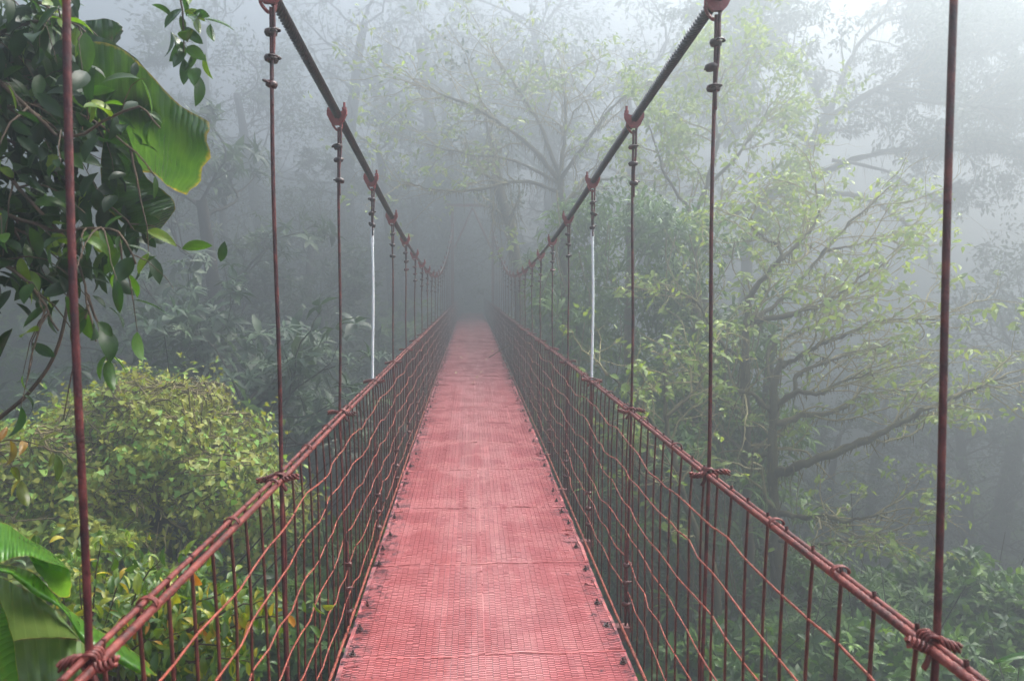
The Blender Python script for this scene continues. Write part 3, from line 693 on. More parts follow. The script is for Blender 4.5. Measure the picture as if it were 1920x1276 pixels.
# ------------------------------------------------------------------ forest trees in the mist (shared trunk and crown meshes)
def forest_variant(seed, H, crown_r, kind):
    r = np.random.default_rng(seed); wood = Geo(); lv = Geo(); tips = []; nodes = []
    tr, d = wander(r, (0, 0, -1.0), (0, 0, 1), H * 0.72 + 1, 9, 0.12, 0.3)
    wood.tube(tr, np.linspace(0.028 * H, 0.010 * H, 10), 8)
    for i in range(15):
        t = r.uniform(0.35, 1.0); q = tr[0] + (tr[-1] - tr[0]) * 0; k = min(int(t * 9), 8); q = tr[k] + (tr[k + 1] - tr[k]) * (t * 9 - k)
        az = i * 2.4 + r.normal() * 0.4; el = 0.15 + 0.7 * (t - 0.35)
        grow(r, wood, tips, q, (math.cos(az) * math.cos(el), math.sin(az) * math.cos(el), math.sin(el)), crown_r * r.uniform(0.5, 0.8) * (1.15 - 0.45 * t), 0.0035 * H, 2, 4, 0.25, 0.5, flat=0.3 if kind == 'flat' else 0.0)
    tp = np.array([t[0] for t in tips])
    if kind == 'ros':
        tp = tp[r.random(len(tp)) < min(1, 3600 / len(tp))]
        rosettes_at(r, lv, tp + r.normal(size=tp.shape) * 0.12, 0.30, 0.5, 0.25)
    else:
        sel = [tips[i] for i in r.choice(len(tips), min(len(tips), 3600), False)]
        leaves_at_tips(r, lv, sel, 6, 0.17, LO4, 0.16, 0.3)
    return wood.mesh('trunk', M['darkbark'], True, True), lv.mesh('crown', M['leaf_bg'], True, True)
FV = [forest_variant(1, 11, 3.6, 'ros'), forest_variant(2, 12, 4.0, 'broad'), forest_variant(3, 9, 3.4, 'ros'), forest_variant(4, 13, 4.2, 'broad')]
FH = [11, 12, 9, 13]
fr = np.random.default_rng(77)
def forest_tree(px, pytop, d, var, label, name='forest_tree', group='forest trees in the mist', wide=1.0):
    top = P(px, pytop, d); zb = float(ground_z(top[0], top[1]))
    s = (top[2] - zb) / (FH[var] * 0.92)
    root = thing(name, (top[0], top[1], zb), label, 'tree', group)
    rz = fr.random() * 6.28
    for nm, me in zip(('trunk', 'crown'), FV[var]):
        link(nm, me, root, (0, 0, 0), (0, 0, rz), (s * wide, s * wide, s))
    return root
for px, pt, d, v_, lab in [
    (560, 330, 23, 1, 'dim dark tree between the two nearest left hangers in view, half lost in mist'), (420, 260, 26, 3, 'dim tree in the mist just left of the second left hanger'),
    (660, 250, 28, 0, 'faint dark tree behind the third left hanger'), (300, 330, 21, 1, 'dim leafy tree in the mist right of the overhanging dark branch'),
    (120, 280, 24, 2, 'dim tree mostly hidden behind the overhanging dark branch'), (-60, 200, 27, 3, 'misty tree at the left edge behind the dark overhanging branch'),
    (740, 180, 34, 3, 'ghostly tree above the dip of the left main cable'), (500, 60, 36, 1, 'tall ghostly tree at the top behind the left main cable'),
    (250, 40, 34, 0, 'tall ghostly tree at the top behind the dangling sprig'), (40, 60, 30, 1, 'tall misty tree in the top left corner behind the leaves'),
    (640, 470, 21, 2, 'low dark tree behind the left railing, under the third hanger'), (480, 480, 19, 2, 'low dark tree above the right shoulder of the vine-covered mound'),
    (760, 380, 30, 1, 'dark misty tree behind the far left hangers'),
    (830, 230, 38, 3, 'barely visible tree left above the far end of the bridge'), (770, 300, 35, 0, 'barely visible tree just left of the far bridge tower'),
    (960, 150, 42, 1, 'barely visible tree behind the moss-hung tree, left of its trunk'), (1060, 60, 36, 3, 'tall faint tree rising behind the moss-hung tree'),
    (880, 60, 48, 1, 'farthest pale tree at the top centre, almost lost in the mist'),
    (1850, 640, 19, 1, 'misty round tree right of the nearest right hanger'), (1960, 560, 23, 3, 'pale misty tree cut by the right edge of the picture'),
    (1760, 760, 22, 0, 'misty tree behind the tip of the long mossy limb'), (2050, 700, 18, 2, 'misty tree low at the right edge')]:
    forest_tree(px, pt, d * (1.32 if d < 31 and px < 1400 else 1.1 if px < 1400 else 1.25), v_, lab, wide=1.15)
for px, pt, d, v_, lab in [(380, -60, 43, 1, 'tallest ghost of a tree at the top, left of the left main cable'), (640, -90, 46, 3, 'ghost of a tall tree at the top between the two main cables, left half'),
    (850, -70, 50, 1, 'ghost of a tall tree at the top middle between the main cables'), (1050, -100, 47, 3, 'ghost of a tall tree at the top between the two main cables, right half'), (1260, -60, 44, 1, 'ghost of a tall tree at the top behind the right main cable'),
    (1885, 425, 22, 1, 'misty flat-topped tree at the right edge below the giant tree'), (1640, 640, 23, 3, 'misty tree seen through the twigs of the spreading mossy tree'), (1545, 720, 20, 0, 'dim tree close behind the trunk of the spreading mossy tree'), (1770, 610, 27, 1, 'very pale tree behind the nearest right hanger')]:
    forest_tree(px, pt, d * (1.25 if px > 1400 else 1.0), v_, lab, wide=1.1)
forest_tree(330, 520, 14.5, 2, 'misty tree with drooping whorled leaves behind the vine-covered mound', 'whorled_tree', wide=1.0)
forest_tree(60, 640, 12.5, 0, 'misty tree of narrow whorled leaves left of the vine-covered mound', 'whorled_tree')
forest_tree(450, 150, 22, 0, 'tall faint tree with whorled leaves beside the left hanger tops', 'whorled_tree', wide=0.9)

# undergrowth on the ravine floor
g = Geo(); ur = np.random.default_rng(9)
n = 9000; x = ur.uniform(-22, 22, n); y = 3 + 33 * ur.random(n) ** 0.8
p = np.stack([x, y, ground_z(x, y) + 0.15 + ur.gamma(2, 0.28, n)], 1); p = p[(np.abs(p[:, 0]) > 1.2) | (p[:, 2] < -0.8)]
rosettes_at(ur, g, p, 0.42, 0.45, 0.25, 0.6)
tag(link('undergrowth', g.mesh('undergrowth', M['leaf_mid'], True, True)), 'dense low green undergrowth covering the ravine floor', 'undergrowth', kind='stuff')

# ------------------------------------------------------------------ mossy trees drawn limb by limb
def limb_tree(name, label, limbs, d0, seed, twigs, leaf, leafmat, moss=(22, 0.22), per=3, size=0.10, gap=0.5, lvl=1, base=None, tipmask=1.0, cluster=True, tw_len=0.8, ncl=280, nch=4, slim=1.0, flat=0.15):
    """limbs: list of (name, [(px, py, depth offset)...], r0, r1, number of side branches)"""
    r = np.random.default_rng(seed)
    first = P(limbs[0][1][0][0], limbs[0][1][0][1], d0 + limbs[0][1][0][2])
    bz = float(ground_z(first[0], first[1])); base = np.array([first[0], first[1], bz])
    root = thing(name, base, label, 'tree'); nodes = []; tips = []; tw = Geo()
    for nm, ctrl, r0, r1, nb in limbs:
        c = [P(a, b, d0 + e) for a, b, e in ctrl]
        if nm == 'trunk' and c[0][2] > bz: c = [np.array([c[0][0], c[0][1], bz - 0.4])] + c
        n = max(10, 5 * len(c)); pts = smooth_path(c, n)
        pts[1:] += r.normal(size=(n - 1, 3)) * min(0.014, r0 * 0.2)
        rad = np.linspace(r0, r1, n) * (1 + 0.12 * r.normal(size=n)) * slim
        g = Geo(); g.tube(pts, np.abs(rad), 8); nodes.append((pts, rad))
        o = parts(root, nm, shifted(g, base), M['bark'])
        for b in range(int(nb * (1.0 + (1 - slim) * 1.6))):
            t = r.uniform(0.3, 1.0) if b else 1.0
            k = min(int(t * (n - 1)), n - 2); q = pts[k]; dd = unit(pts[k + 1] - pts[k])
            dd = perp(r, dd, r.uniform(0.35, 0.95)) if b else dd
            dd[2] = dd[2] * 0.5 + 0.07
            grow(r, tw, tips, q, dd, tw_len * r.uniform(0.6, 1.25), max(0.42 * rad[k], 0.012), lvl, nch, 0.14, 0.5, (0.4, 0.9), (0.5, 0.75), flat, nodes)
    if tw.n: parts(root, 'twigs', shifted(tw, base), M['mosstwig'], kind='stuff')
    if moss:
        g = Geo(); moss_on(r, g, nodes, moss[0], moss[1], 0.012); parts(root, 'moss', shifted(g, base), M['moss'], kind='stuff')
    # leaf clusters at the twig ends, each its own piece
    r.shuffle(tips)
    tips = tips[:int(len(tips) * tipmask)]
    if cluster:
        cm = []
        for i in range(5):
            g = Geo(); m = r.integers(4, 8); az = r.random(m) * 6.28; dd = np.stack([np.cos(az), np.sin(az) * 0.6, r.uniform(-0.9, 0.35, m)], 1)
            scatter(g, leaf, r.normal(size=(m, 3)) * 0.35 * size, frame(dd, unit(r.normal(size=(m, 3)) * 0.3 + [0, -0.6, 0.8])), size * r.uniform(0.7, 1.2, m), np.clip(r.normal(0.6, 0.2, m), 0, 1)); cm.append(g.mesh('leaf_cluster', leafmat, True, True))
        for q, dd in tips[:ncl]:
            link('leaf_cluster', cm[r.integers(5)], root, q - base, (r.normal() * 0.3, r.normal() * 0.3, r.normal() * 0.7), r.uniform(0.8, 1.5))['kind'] = 'stuff'
        tips = tips[ncl:]
    if tips and per:
        g = Geo(); leaves_at_tips(r, g, tips, per, size, leaf, size * 0.6, 0.35); parts(root, 'foliage', shifted(g, base), leafmat, kind='stuff')
    return root

# the mossy tree right of the bridge
limb_tree('mossy_tree', 'sparse mossy tree with layered near-horizontal limbs right of the bridge', [
    ('trunk', [(1464, 1276, 0), (1457, 1100, 0), (1450, 950, 0), (1449, 800, 0), (1452, 723, 0), (1466, 670, 0)], 0.17, 0.06, 3),
    ('limb', [(1446, 770, 0), (1407, 737, -.2), (1374, 728, -.3), (1330, 700, -.5)], 0.06, 0.015, 6),
    ('limb', [(1452, 765, 0), (1491, 738, -.2), (1538, 737, -.4), (1567, 719, -.4), (1640, 698, -.6)], 0.07, 0.015, 8),
    ('limb', [(1491, 738, -.2), (1497, 700, -.1), (1553, 676, .1), (1614, 657, .3), (1700, 639, .4)], 0.05, 0.013, 9),
    ('limb', [(1455, 792, 0), (1510, 780, .2), (1567, 770, .4), (1618, 742, .5), (1692, 730, .6)], 0.07, 0.015, 9),
    ('limb', [(1452, 890, 0), (1500, 872, -.4), (1562, 850, -.6), (1633, 822, -.8), (1684, 794, -.9), (1736, 766, -1), (1816, 733, -1), (1885, 703, -1)], 0.10, 0.018, 12),
    ('limb', [(1462, 690, 0), (1480, 678, 0), (1534, 648, -.2), (1590, 625, -.3), (1647, 601, -.4), (1755, 600, -.5)], 0.06, 0.013, 11),
    ('limb', [(1452, 960, 0), (1501, 968, -.3), (1538, 966, -.5), (1594, 975, -.7), (1660, 960, -.9)], 0.07, 0.015, 8),
    ('limb', [(1452, 1010, 0), (1516, 1020, -.5), (1591, 1012, -.8), (1690, 990, -1)], 0.05, 0.013, 7),
    ('limb', [(1450, 850, 0), (1400, 850, .4), (1340, 800, .7), (1280, 790, .8)], 0.05, 0.013, 6),
    ('limb', [(1452, 740, 0), (1440, 660, .4), (1500, 620, .7), (1580, 590, .8)], 0.045, 0.012, 7),
], 12.0, 31, 5, LO, M['leaf_pale'], (26, 0.09), 3, 0.12, lvl=2, tipmask=0.14, tw_len=0.78, nch=3, slim=0.75, flat=0.55)
# the second mossy trunk beside it
limb_tree('mossy_tree', 'mossy tree with upswept limbs just left of the layered mossy tree', [
    ('trunk', [(1408, 1276, 0), (1400, 1000, 0), (1400, 800, 0), (1398, 660, 0), (1402, 590, 0)], 0.15, 0.07, 5),
    ('limb', [(1402, 600, 0), (1444, 598, -.2), (1510, 580, -.3), (1557, 563, -.4), (1604, 526, -.5), (1656, 495, -.6)], 0.07, 0.015, 10),
    ('limb', [(1402, 590, 0), (1407, 554, 0), (1454, 497, -.1), (1464, 468, -.1), (1426, 440, -.1), (1400, 410, -.1)], 0.07, 0.015, 8),
    ('limb', [(1454, 497, -.1), (1480, 472, .1), (1510, 441, .2), (1534, 405, .3), (1530, 350, .3)], 0.05, 0.012, 9),
    ('limb', [(1402, 600, 0), (1440, 580, .2), (1491, 535, .4), (1548, 469, .5), (1604, 408, .6), (1668, 352, .7)], 0.06, 0.012, 12),
    ('limb', [(1400, 680, 0), (1350, 640, .2), (1300, 560, .3), (1230, 540, .3)], 0.05, 0.012, 8),
    ('limb', [(1548, 469, .5), (1600, 460, .5), (1660, 440, .5)], 0.03, 0.01, 6),
], 12.6, 32, 5, LO, M['leaf_pale'], (24, 0.10), 3, 0.12, lvl=2, tipmask=0.16, tw_len=0.78, nch=3, slim=0.75, flat=0.3)
# the small bare tree close to the railing
limb_tree('bare_tree', 'small bare mossy tree with crooked stem beside the right railing', [
    ('trunk', [(1345, 1150, 0), (1310, 1020, 0), (1275, 900, 0), (1250, 790, 0), (1248, 690, 0)], 0.06, 0.025, 7),
    ('limb', [(1262, 850, 0), (1200, 760, -.2), (1140, 650 + 50, -.3)], 0.03, 0.01, 7),
    ('limb', [(1250, 780, 0), (1310, 720, .2), (1340, 640, .3)], 0.03, 0.01, 7),
    ('limb', [(1275, 900, 0), (1220, 900, -.2), (1170, 850, -.4)], 0.025, 0.008, 5),
], 10.6, 33, 4, LO, M['leaf_pale'], (16, 0.05), 2, 0.10, lvl=2, tipmask=0.12, tw_len=0.5, nch=3)
# the great mossy crown above the far half of the bridge
limb_tree('moss_hung_tree', 'broad moss-hung tree reaching over the far half of the bridge', [
    ('trunk', [(1075, 640, 0), (1068, 520, 0), (1055, 420, 0), (1050, 330, 0)], 0.24, 0.17, 2),
    ('limb', [(1050, 340, 0), (1000, 280, -.5), (930, 225, -1), (850, 185, -1.3), (770, 155, -1.4)], 0.12, 0.02, 11),
    ('limb', [(1050, 360, 0), (980, 340, -.6), (900, 355, -1), (820, 358, -1.2), (760, 340, -1.3)], 0.09, 0.02, 7),
    ('limb', [(1050, 330, 0), (1010, 230, .3), (960, 150, .6), (920, 90, .8)], 0.10, 0.02, 10),
    ('limb', [(1052, 320, 0), (1060, 210, .2), (1050, 120, .4)], 0.10, 0.02, 10),
    ('limb', [(1055, 330, 0), (1110, 250, -.4), (1160, 190, -.6), (1220, 150, -.8)], 0.10, 0.02, 10),
    ('limb', [(1050, 345, 0), (960, 300, .8), (880, 290, 1.2), (800, 270, 1.6)], 0.08, 0.02, 8),
    ('limb', [(1060, 380, 0), (1120, 340, .4), (1190, 330, .6), (1260, 300, .8)], 0.08, 0.02, 8),
], 22.5, 34, 6, LO, M['leaf_pale'], (24, 0.14), 3, 0.17, lvl=2, tipmask=0.20, tw_len=1.5, nch=3, slim=0.6, flat=0.4)
# pale-leaved tree over the right railing
limb_tree('pale_leaved_tree', 'tall tree with pale green leaf tufts above the right railing', [
    ('trunk', [(1330, 700, 0), (1320, 560, 0), (1300, 450, 0), (1330, 330, 0), (1350, 250, 0)], 0.14, 0.06, 6),
    ('limb', [(1310, 420, 0), (1250, 330, -.3), (1215, 230, -.5)], 0.06, 0.02, 8),
    ('limb', [(1325, 350, 0), (1400, 270, .2), (1450, 190, .3)], 0.06, 0.02, 10),
    ('limb', [(1345, 260, 0), (1340, 190, 0), (1360, 130, 0)], 0.05, 0.015, 9),
    ('limb', [(1300, 450, 0), (1380, 400, -.3), (1460, 330, -.4)], 0.05, 0.015, 8),
    ('limb', [(1300, 450, 0), (1350, 480, .3), (1420, 440, .3)], 0.05, 0.015, 7),
], 18.5, 35, 6, LO, M['leaf_pale'], (14, 0.10), 5, 0.16, lvl=2, tipmask=0.5, tw_len=1.1, nch=3, slim=0.7)
# giant spreading tree, far right
limb_tree('giant_tree', 'huge flat-crowned tree with moss-bearded limbs fading in the fog at top right', [
    ('trunk', [(1395, 700, 2), (1398, 520, 2), (1420, 400, 1), (1490, 320, 0), (1560, 200, 0)], 0.36, 0.22, 3),
    ('limb', [(1510, 340, 0), (1600, 300, -1), (1700, 280, -1.5), (1800, 280, -2), (1920, 290, -2)], 0.20, 0.06, 12),
    ('limb', [(1560, 300, -1), (1660, 320, -1.5), (1720, 360, -2), (1770, 385, -2)], 0.09, 0.03, 2),
    ('limb', [(1530, 360, -1), (1620, 370, -2), (1680, 405, -2), (1730, 450, -2), (1745, 495, -2)], 0.12, 0.08, 1),
    ('limb', [(1540, 230, 0), (1640, 170, -1), (1760, 110, -1), (1860, 90, -1)], 0.18, 0.05, 14),
    ('limb', [(1560, 200, 0), (1600, 100, 0), (1660, 40, 0), (1760, 20, 0)], 0.15, 0.05, 12),
    ('limb', [(1550, 210, 0), (1500, 120, 0), (1440, 50, 0)], 0.15, 0.05, 10),
    ('limb', [(1640, 170, -1), (1740, 190, -2), (1850, 200, -2), (1960, 210, -2)], 0.12, 0.04, 12),
    ('limb', [(1530, 270, 0), (1460, 230, 1), (1400, 160, 1.5), (1360, 60, 1.5)], 0.15, 0.05, 8),
], 33.0, 36, 6, LO4, M['leaf_bg'], (8, 0.28), 10, 0.24, lvl=2, tipmask=1.0, tw_len=2.3, cluster=False, nch=4, slim=0.8, flat=0.5)
# leaning dark trunk behind the far hangers
limb_tree('leaning_trunk', 'dark leaning trunk behind the far right hangers', [
    ('trunk', [(975, 560, 0), (965, 480, 0), (950, 400, 0), (925, 330, 0)], 0.20, 0.14, 3),
    ('limb', [(950, 400, 0), (930, 300, 0), (910, 220, 0)], 0.10, 0.03, 6)], 25.0, 37, 3, LO, M['leaf_bg'], (14, 0.4), 5, 0.18, lvl=1, tipmask=0.8, cluster=False, tw_len=1.6)

# ------------------------------------------------------------------ vine-draped columns of foliage between bridge and mossy trees
def vine_tree(px, pytop, pybot, d, rad, seed, label, mat, n=5000, size=0.15, name='vine_draped_tree'):
    r = np.random.default_rng(seed); top = P(px, pytop, d); bot = P(px, pybot, d)
    x0, y0 = top[0], top[1]; zb = float(ground_z(x0, y0)); base = np.array([x0, y0, zb])
    root = thing(name, base, label, 'tree', 'vine-draped trees')
    g = Geo(); H = top[2] - zb
    tr, _ = wander(r, (0, 0, -0.3), (0, 0, 1), H, 12, 0.06, 0.2); g.tube(tr, np.linspace(0.22, 0.07, 13), 8)
    parts(root, 'trunk', g, M['bark'])
    # clumps spread over the column; leaves on their shells
    nc = 70; ct = r.uniform(0.12, 1.0, nc) ; az = r.random(nc) * 6.28
    rr = rad * (0.35 + 0.65 * r.random(nc)) * (1.05 - 0.55 * np.clip(ct - 0.6, 0, 1) / 0.4)
    cc = np.stack([rr * np.cos(az), rr * np.sin(az), ct * H], 1); cr = rad * r.uniform(0.22, 0.45, nc)
    lv = Geo(); k = r.integers(0, nc, n); dv = unit(r.normal(size=(n, 3)) + [0, 0, 0.35]); p = cc[k] + dv * (cr[k] * r.uniform(0.75, 1.1, n))[:, None] * [1, 1, 0.75]
    p[:, 2] -= 0.5 * cr[k] * r.random(n) ** 3
    dd = unit(dv * 0.6 + r.normal(size=(n, 3)) * 0.5 + [0, 0, -0.5])
    cv = r.normal(0.5, 0.18, nc)
    sel = r.random(n) < 0.75
    val = np.clip(cv[k] + r.normal(size=n) * 0.14, 0, 1)
    scatter(lv, LO, p[sel], frame(dd[sel], dv[sel] + [0, 0, 0.5]), size * r.uniform(0.6, 1.3, sel.sum()), val[sel])
    scatter(lv, NARROW, p[~sel], frame(dd[~sel], dv[~sel]), size * 2.2 * r.uniform(0.6, 1.3, (~sel).sum()), val[~sel])
    parts(root, 'foliage', lv, mat, kind='stuff')
    vg = Geo()
    for i in range(26):
        a = r.random() * 6.28; q = np.array([rad * 0.9 * math.cos(a), rad * 0.9 * math.sin(a), H * r.uniform(0.5, 1.0)])
        L = r.uniform(0.6, 2.4); pts = smooth_path([q, q + [r.normal() * .1, r.normal() * .1, -L * .5], q + [r.normal() * .25, r.normal() * .25, -L]], 8)
        vg.tube(pts, 0.010, 4, False)
    parts(root, 'vines', vg, M['vine'], kind='stuff')
    # strap-leaved epiphytes, each one its own piece
    em = Geo(); m = 16; az = r.random(m) * 6.28; el = r.uniform(0.2, 1.2, m); dd = np.stack([np.cos(az) * np.cos(el), np.sin(az) * np.cos(el), np.sin(el)], 1)
    for j in range(m):
        V, F = blade(6, 0.045, 0.25, 1.5, seed=j); em.add((V * r.uniform(0.35, 0.6)) @ frame(dd[j])[0].T, F, r.random())
    eme = em.mesh('epiphyte', mat, True, True)
    for i in range(9):
        a = r.uniform(3.4, 6.0); link('epiphyte', eme, root, (rad * math.cos(a), rad * math.sin(a), H * r.uniform(0.35, 0.98)), (r.normal() * 0.3, r.normal() * 0.3, r.random() * 6), r.uniform(0.8, 1.3))
    return root
vine_tree(1082, 400, 900, 16.5, 1.15, 51, 'vine-draped tree close behind the right hangers, nearest the far end', M['leaf_mid'], 9000, 0.15)
vine_tree(1185, 350, 900, 14.8, 1.5, 52, 'tall vine-draped column of leaves behind the white right hanger', M['leaf_mid'], 11000, 0.13)
vine_tree(1290, 430, 1000, 14.4, 1.4, 53, 'vine-draped leafy column behind the second right hanger', M['leaf_mid'], 10000, 0.13)
vine_tree(1235, 790, 1200, 12.6, 1.3, 54, 'low leafy mass behind the small bare tree', M['leaf_mid'], 9000, 0.12)
vine_tree(1390, 590, 1100, 14.6, 1.2, 55, 'dim leafy column behind the slim mossy trunk', M['leaf_mid'], 8000, 0.13)
vine_tree(1038, 480, 900, 21, 1.0, 56, 'faint leafy tree beside the far right railing', M['leaf_mid'], 6000, 0.16)
vine_tree(1490, 1010, 1200, 12.8, 1.3, 57, 'leafy mass around the foot of the spreading mossy tree', M['leaf_mid'], 8000, 0.12)

# ------------------------------------------------------------------ broad-leaved shrubs low on the right
def shrub(px, py, d, rad, hgt, seed, label, mat, n=900, size=0.16, kinds=(2,), group='shrubs low on the right'):
    r = np.random.default_rng(seed); c = P(px, py, d); zb = float(ground_z(c[0], c[1])); base = np.array([c[0], c[1], zb])
    root = thing('shrub', base, label, 'shrub', group); top = c[2] - zb
    st = Geo(); tips = []
    for i in range(9):
        a = r.random() * 6.28; grow(r, st, tips, (0.1 * math.cos(a), 0.1 * math.sin(a), -0.1), (0.35 * math.cos(a), 0.35 * math.sin(a), 1), max(0.5, top * 0.75), 0.03, 1, 4, 0.2, 0.4)
    parts(root, 'stem', st, M['darkbark'])
    dv = unit(r.normal(size=(n, 3)) + [0, -0.2, 0.5]); q = dv * (r.uniform(0.6, 1.02, n) * (1 + 0.22 * np.sin(dv[:, 0] * 7 + seed) * np.sin(dv[:, 2] * 6 + dv[:, 1] * 5)))[:, None] * [rad, rad, hgt] + [0, 0, top - hgt * 0.9]
    g = Geo(); rosettes_at(r, g, q, size, 0.5, 0.25, 0.6, kinds); parts(root, 'foliage', g, mat, kind='stuff')
    return root
shrub(1800, 1070, 11.0, 1.5, 1.2, 61, 'leafy shrub at the lower right corner, brightest of the shrubs there', M['leaf_mid'], 1500, 0.17, (2,))
shrub(1920, 1120, 10.0, 1.2, 1.1, 62, 'dark shrub cut by the right edge of the picture, low down', M['leaf_mid'], 1200, 0.16, (2,))
shrub(1640, 1120, 10.5, 1.1, 0.9, 63, 'narrow-leaved shrub behind the nearest right railing bay', M['leaf_mid'], 900, 0.22, (0, 1))
shrub(1500, 1180, 10.2, 1.2, 0.8, 64, 'low ferny shrub under the spreading mossy tree', M['leaf_mid'], 1000, 0.18, (0, 1))
shrub(1370, 1210, 9.6, 1.0, 0.9, 65, 'low shrub seen through the right railing wires', M['leaf_mid'], 900, 0.16, (2,))
shrub(1720, 1210, 8.6, 1.2, 0.8, 66, 'low bright shrub at the foot of the lower right shrubs', M['leaf_mid'], 1000, 0.15, (2,))

# ------------------------------------------------------------------ vine-covered mound left of the bridge
def mound():
    r = np.random.default_rng(71); d = 9.6
    c = P(285, 912, d); zb = float(ground_z(c[0], c[1])); base = np.array([c[0], c[1], zb])
    root = thing('vine_mound', base, 'rounded mound of vines smothering a tree left of the bridge', 'tree')
    g = Geo(); H = c[2] - zb
    tr, _ = wander(r, (0, 0.3, -0.3), (0, 0, 1), H + 0.5, 8, 0.1); g.tube(tr, np.linspace(0.22, 0.12, 9), 8)
    tips = []
    for i in range(7):
        a = i * 0.9; grow(r, g, tips, tr[5 + i % 3], (math.cos(a), math.sin(a), 0.4), 1.1, 0.06, 1, 4)
    parts(root, 'trunk', g, M['darkbark'])
    ax = np.array([1.38, 1.4, 1.06]); ctr = np.array([0, 0, H])
    def surf(dv):
        bump = 1 + 0.20 * np.sin(dv[:, 0] * 3.1 + 4) * np.sin(dv[:, 2] * 3.3 + 1) + 0.10 * np.sin(dv[:, 0] * 17 + 3 * dv[:, 2]) * np.sin(dv[:, 1] * 15 + dv[:, 2] * 9) + 0.16 * np.sin(dv[:, 0] * 8 + 2 * dv[:, 1]) * np.cos(dv[:, 2] * 7 + 1.5) + 0.09 * np.sin(dv[:, 0] * 5 + 1) * np.sin(dv[:, 2] * 4 + dv[:, 1] * 3) + 0.05 * np.sin(dv[:, 0] * 13) * np.sin(dv[:, 2] * 11 + 2)
        return ctr + dv * ax * bump[:, None]
    def dirs(n):
        dv = unit(r.normal(size=(n * 2, 3)) + [0, -0.35, 0.35]); dv = dv[dv[:, 2] > -0.55]
        # a dark hollow opens low in the middle of the side that faces the bridge
        hol = (((dv[:, 0] - 0.12) / 0.55) ** 2 + ((dv[:, 2] + 0.36) / 0.46) ** 2 < 1) & (dv[:, 1] < 0)
        return dv[~hol][:n]
    lv = Geo()
    dv = dirs(20000); n = len(dv); p = surf(dv) + dv * r.normal(0, 0.10, n)[:, None]; p[:, 2] -= 0.25 * r.random(n) ** 4
    patch = 0.5 + 0.28 * np.sin(dv[:, 0] * 4 + 0.5) + 0.2 * np.sin(dv[:, 2] * 7 + dv[:, 0] * 3)
    dd = unit(r.normal(size=(n, 3)) * 0.7 + dv * 0.3 + [0, 0, -0.5])
    heart = r.random(n) < 0.4
    val = np.clip(0.35 + 0.35 * patch + r.normal(size=n) * 0.13, 0, 0.85)
    scatter(lv, LO, p[~heart], frame(dd[~heart], dv[~heart] + [0, -.2, .6] + r.normal(size=((~heart).sum(), 3)) * .4), 0.072 * r.uniform(0.5, 1.5, (~heart).sum()), val[~heart])
    parts(root, 'foliage', lv, M['leaf_vine'], kind='stuff')
    lv = Geo(); hm = heart & (patch < 0.75)
    scatter(lv, HEART, p[hm] + dv[hm] * 0.03, frame(dd[hm], dv[hm] + [0, -.2, .6] + r.normal(size=(hm.sum(), 3)) * .3), 0.072 * r.uniform(0.5, 1.5, hm.sum()), np.clip(0.85 + r.normal(size=hm.sum()) * 0.15, 0, 1))
    parts(root, 'creeper_leaves', lv, M['leaf_vine'], kind='stuff')
    vg = Geo()
    for i in range(420):
        a = unit(r.normal(size=3) + [0, -0.4, 0.5]); t = unit(np.cross(a, r.normal(size=3))); L = r.uniform(0.3, 1.0)
        ds = unit(a[None] + t[None] * np.linspace(0, L, 9)[:, None] + r.normal(size=(9, 3)) * 0.03); ds = ds[ds[:, 2] > -0.5]
        if len(ds) < 4: continue
        vg.tube(surf(ds) + ds * 0.07 + r.normal(size=ds.shape) * 0.015, r.uniform(0.004, 0.010), 4, False)
    parts(root, 'vines', vg, M['vine'], kind='stuff')
    # young shoots standing out of the outline
    lv = Geo(); q = []
    for i in range(170):
        a = unit(r.normal(size=(1, 3)) + [0, -0.2, 0.8]); o_ = surf(a)[0]; m = r.integers(3, 11); d_ = unit(a[0] + [0, 0, .5] + r.normal(size=3) * .4); q.append(o_ + d_ * (np.arange(m)[:, None] * 0.045) + r.normal(size=(m, 3)) * .015)
    q = np.vstack(q); n = len(q); scatter(lv, LO, q, frame(unit(r.normal(size=(n, 3)) + [0, 0, .1]), r.normal(size=(n, 3)) + [0, -.3, 1]), 0.085 * r.uniform(.5, 1.2, n), np.clip(r.normal(.8, .2, n), 0, 1))
    parts(root, 'shoots', lv, M['leaf_vine'], kind='stuff')
    # sprays trailing below the rim
    lv = Geo(); q = []
    for i in range(150):
        a = r.uniform(2.6, 6.8); rim = ctr + np.array([ax[0] * math.cos(a) * r.uniform(0.75, 1.0), ax[1] * math.sin(a) * r.uniform(0.7, 1), r.uniform(-0.55, -0.1)])
        m = r.integers(5, 16); q.append(rim + np.stack([r.normal(size=m) * 0.05, r.normal(size=m) * 0.05, -np.arange(m) * 0.055], 1))
    q = np.vstack(q); n = len(q)
    scatter(lv, LO, q, frame(unit(r.normal(size=(n, 3)) + [0, 0, -0.6]), r.normal(size=(n, 3)) + [0, 0, 1]), 0.085 * r.uniform(0.6, 1.3, n), np.clip(r.normal(0.5, 0.22, n), 0, 0.9))
    parts(root, 'trailing_sprays', lv, M['leaf_vine'], kind='stuff')
    return root
mound()
shrub(110, 800, 10.2, 1.0, 0.9, 72, 'scrambling shrub joined to the left side of the vine-covered mound', M['leaf_vine'], 1300, 0.13, (2,), None)
shrub(150, 975, 8.2, 0.8, 0.5, 73, 'bright small-leaved shrub below the left foot of the mound', M['leaf_vine'], 800, 0.11, (2,), None)
shrub(430, 1100, 8.5, 1.0, 0.6, 74, 'dark shrub in the shade beneath the vine-covered mound', M['leaf_mid'], 900, 0.16, (2, 0), None)
shrub(620, 1000, 11.0, 1.3, 1.0, 75, 'dark shrub below the left railing, deep in the ravine', M['leaf_mid'], 1100, 0.17, (2, 0), None)

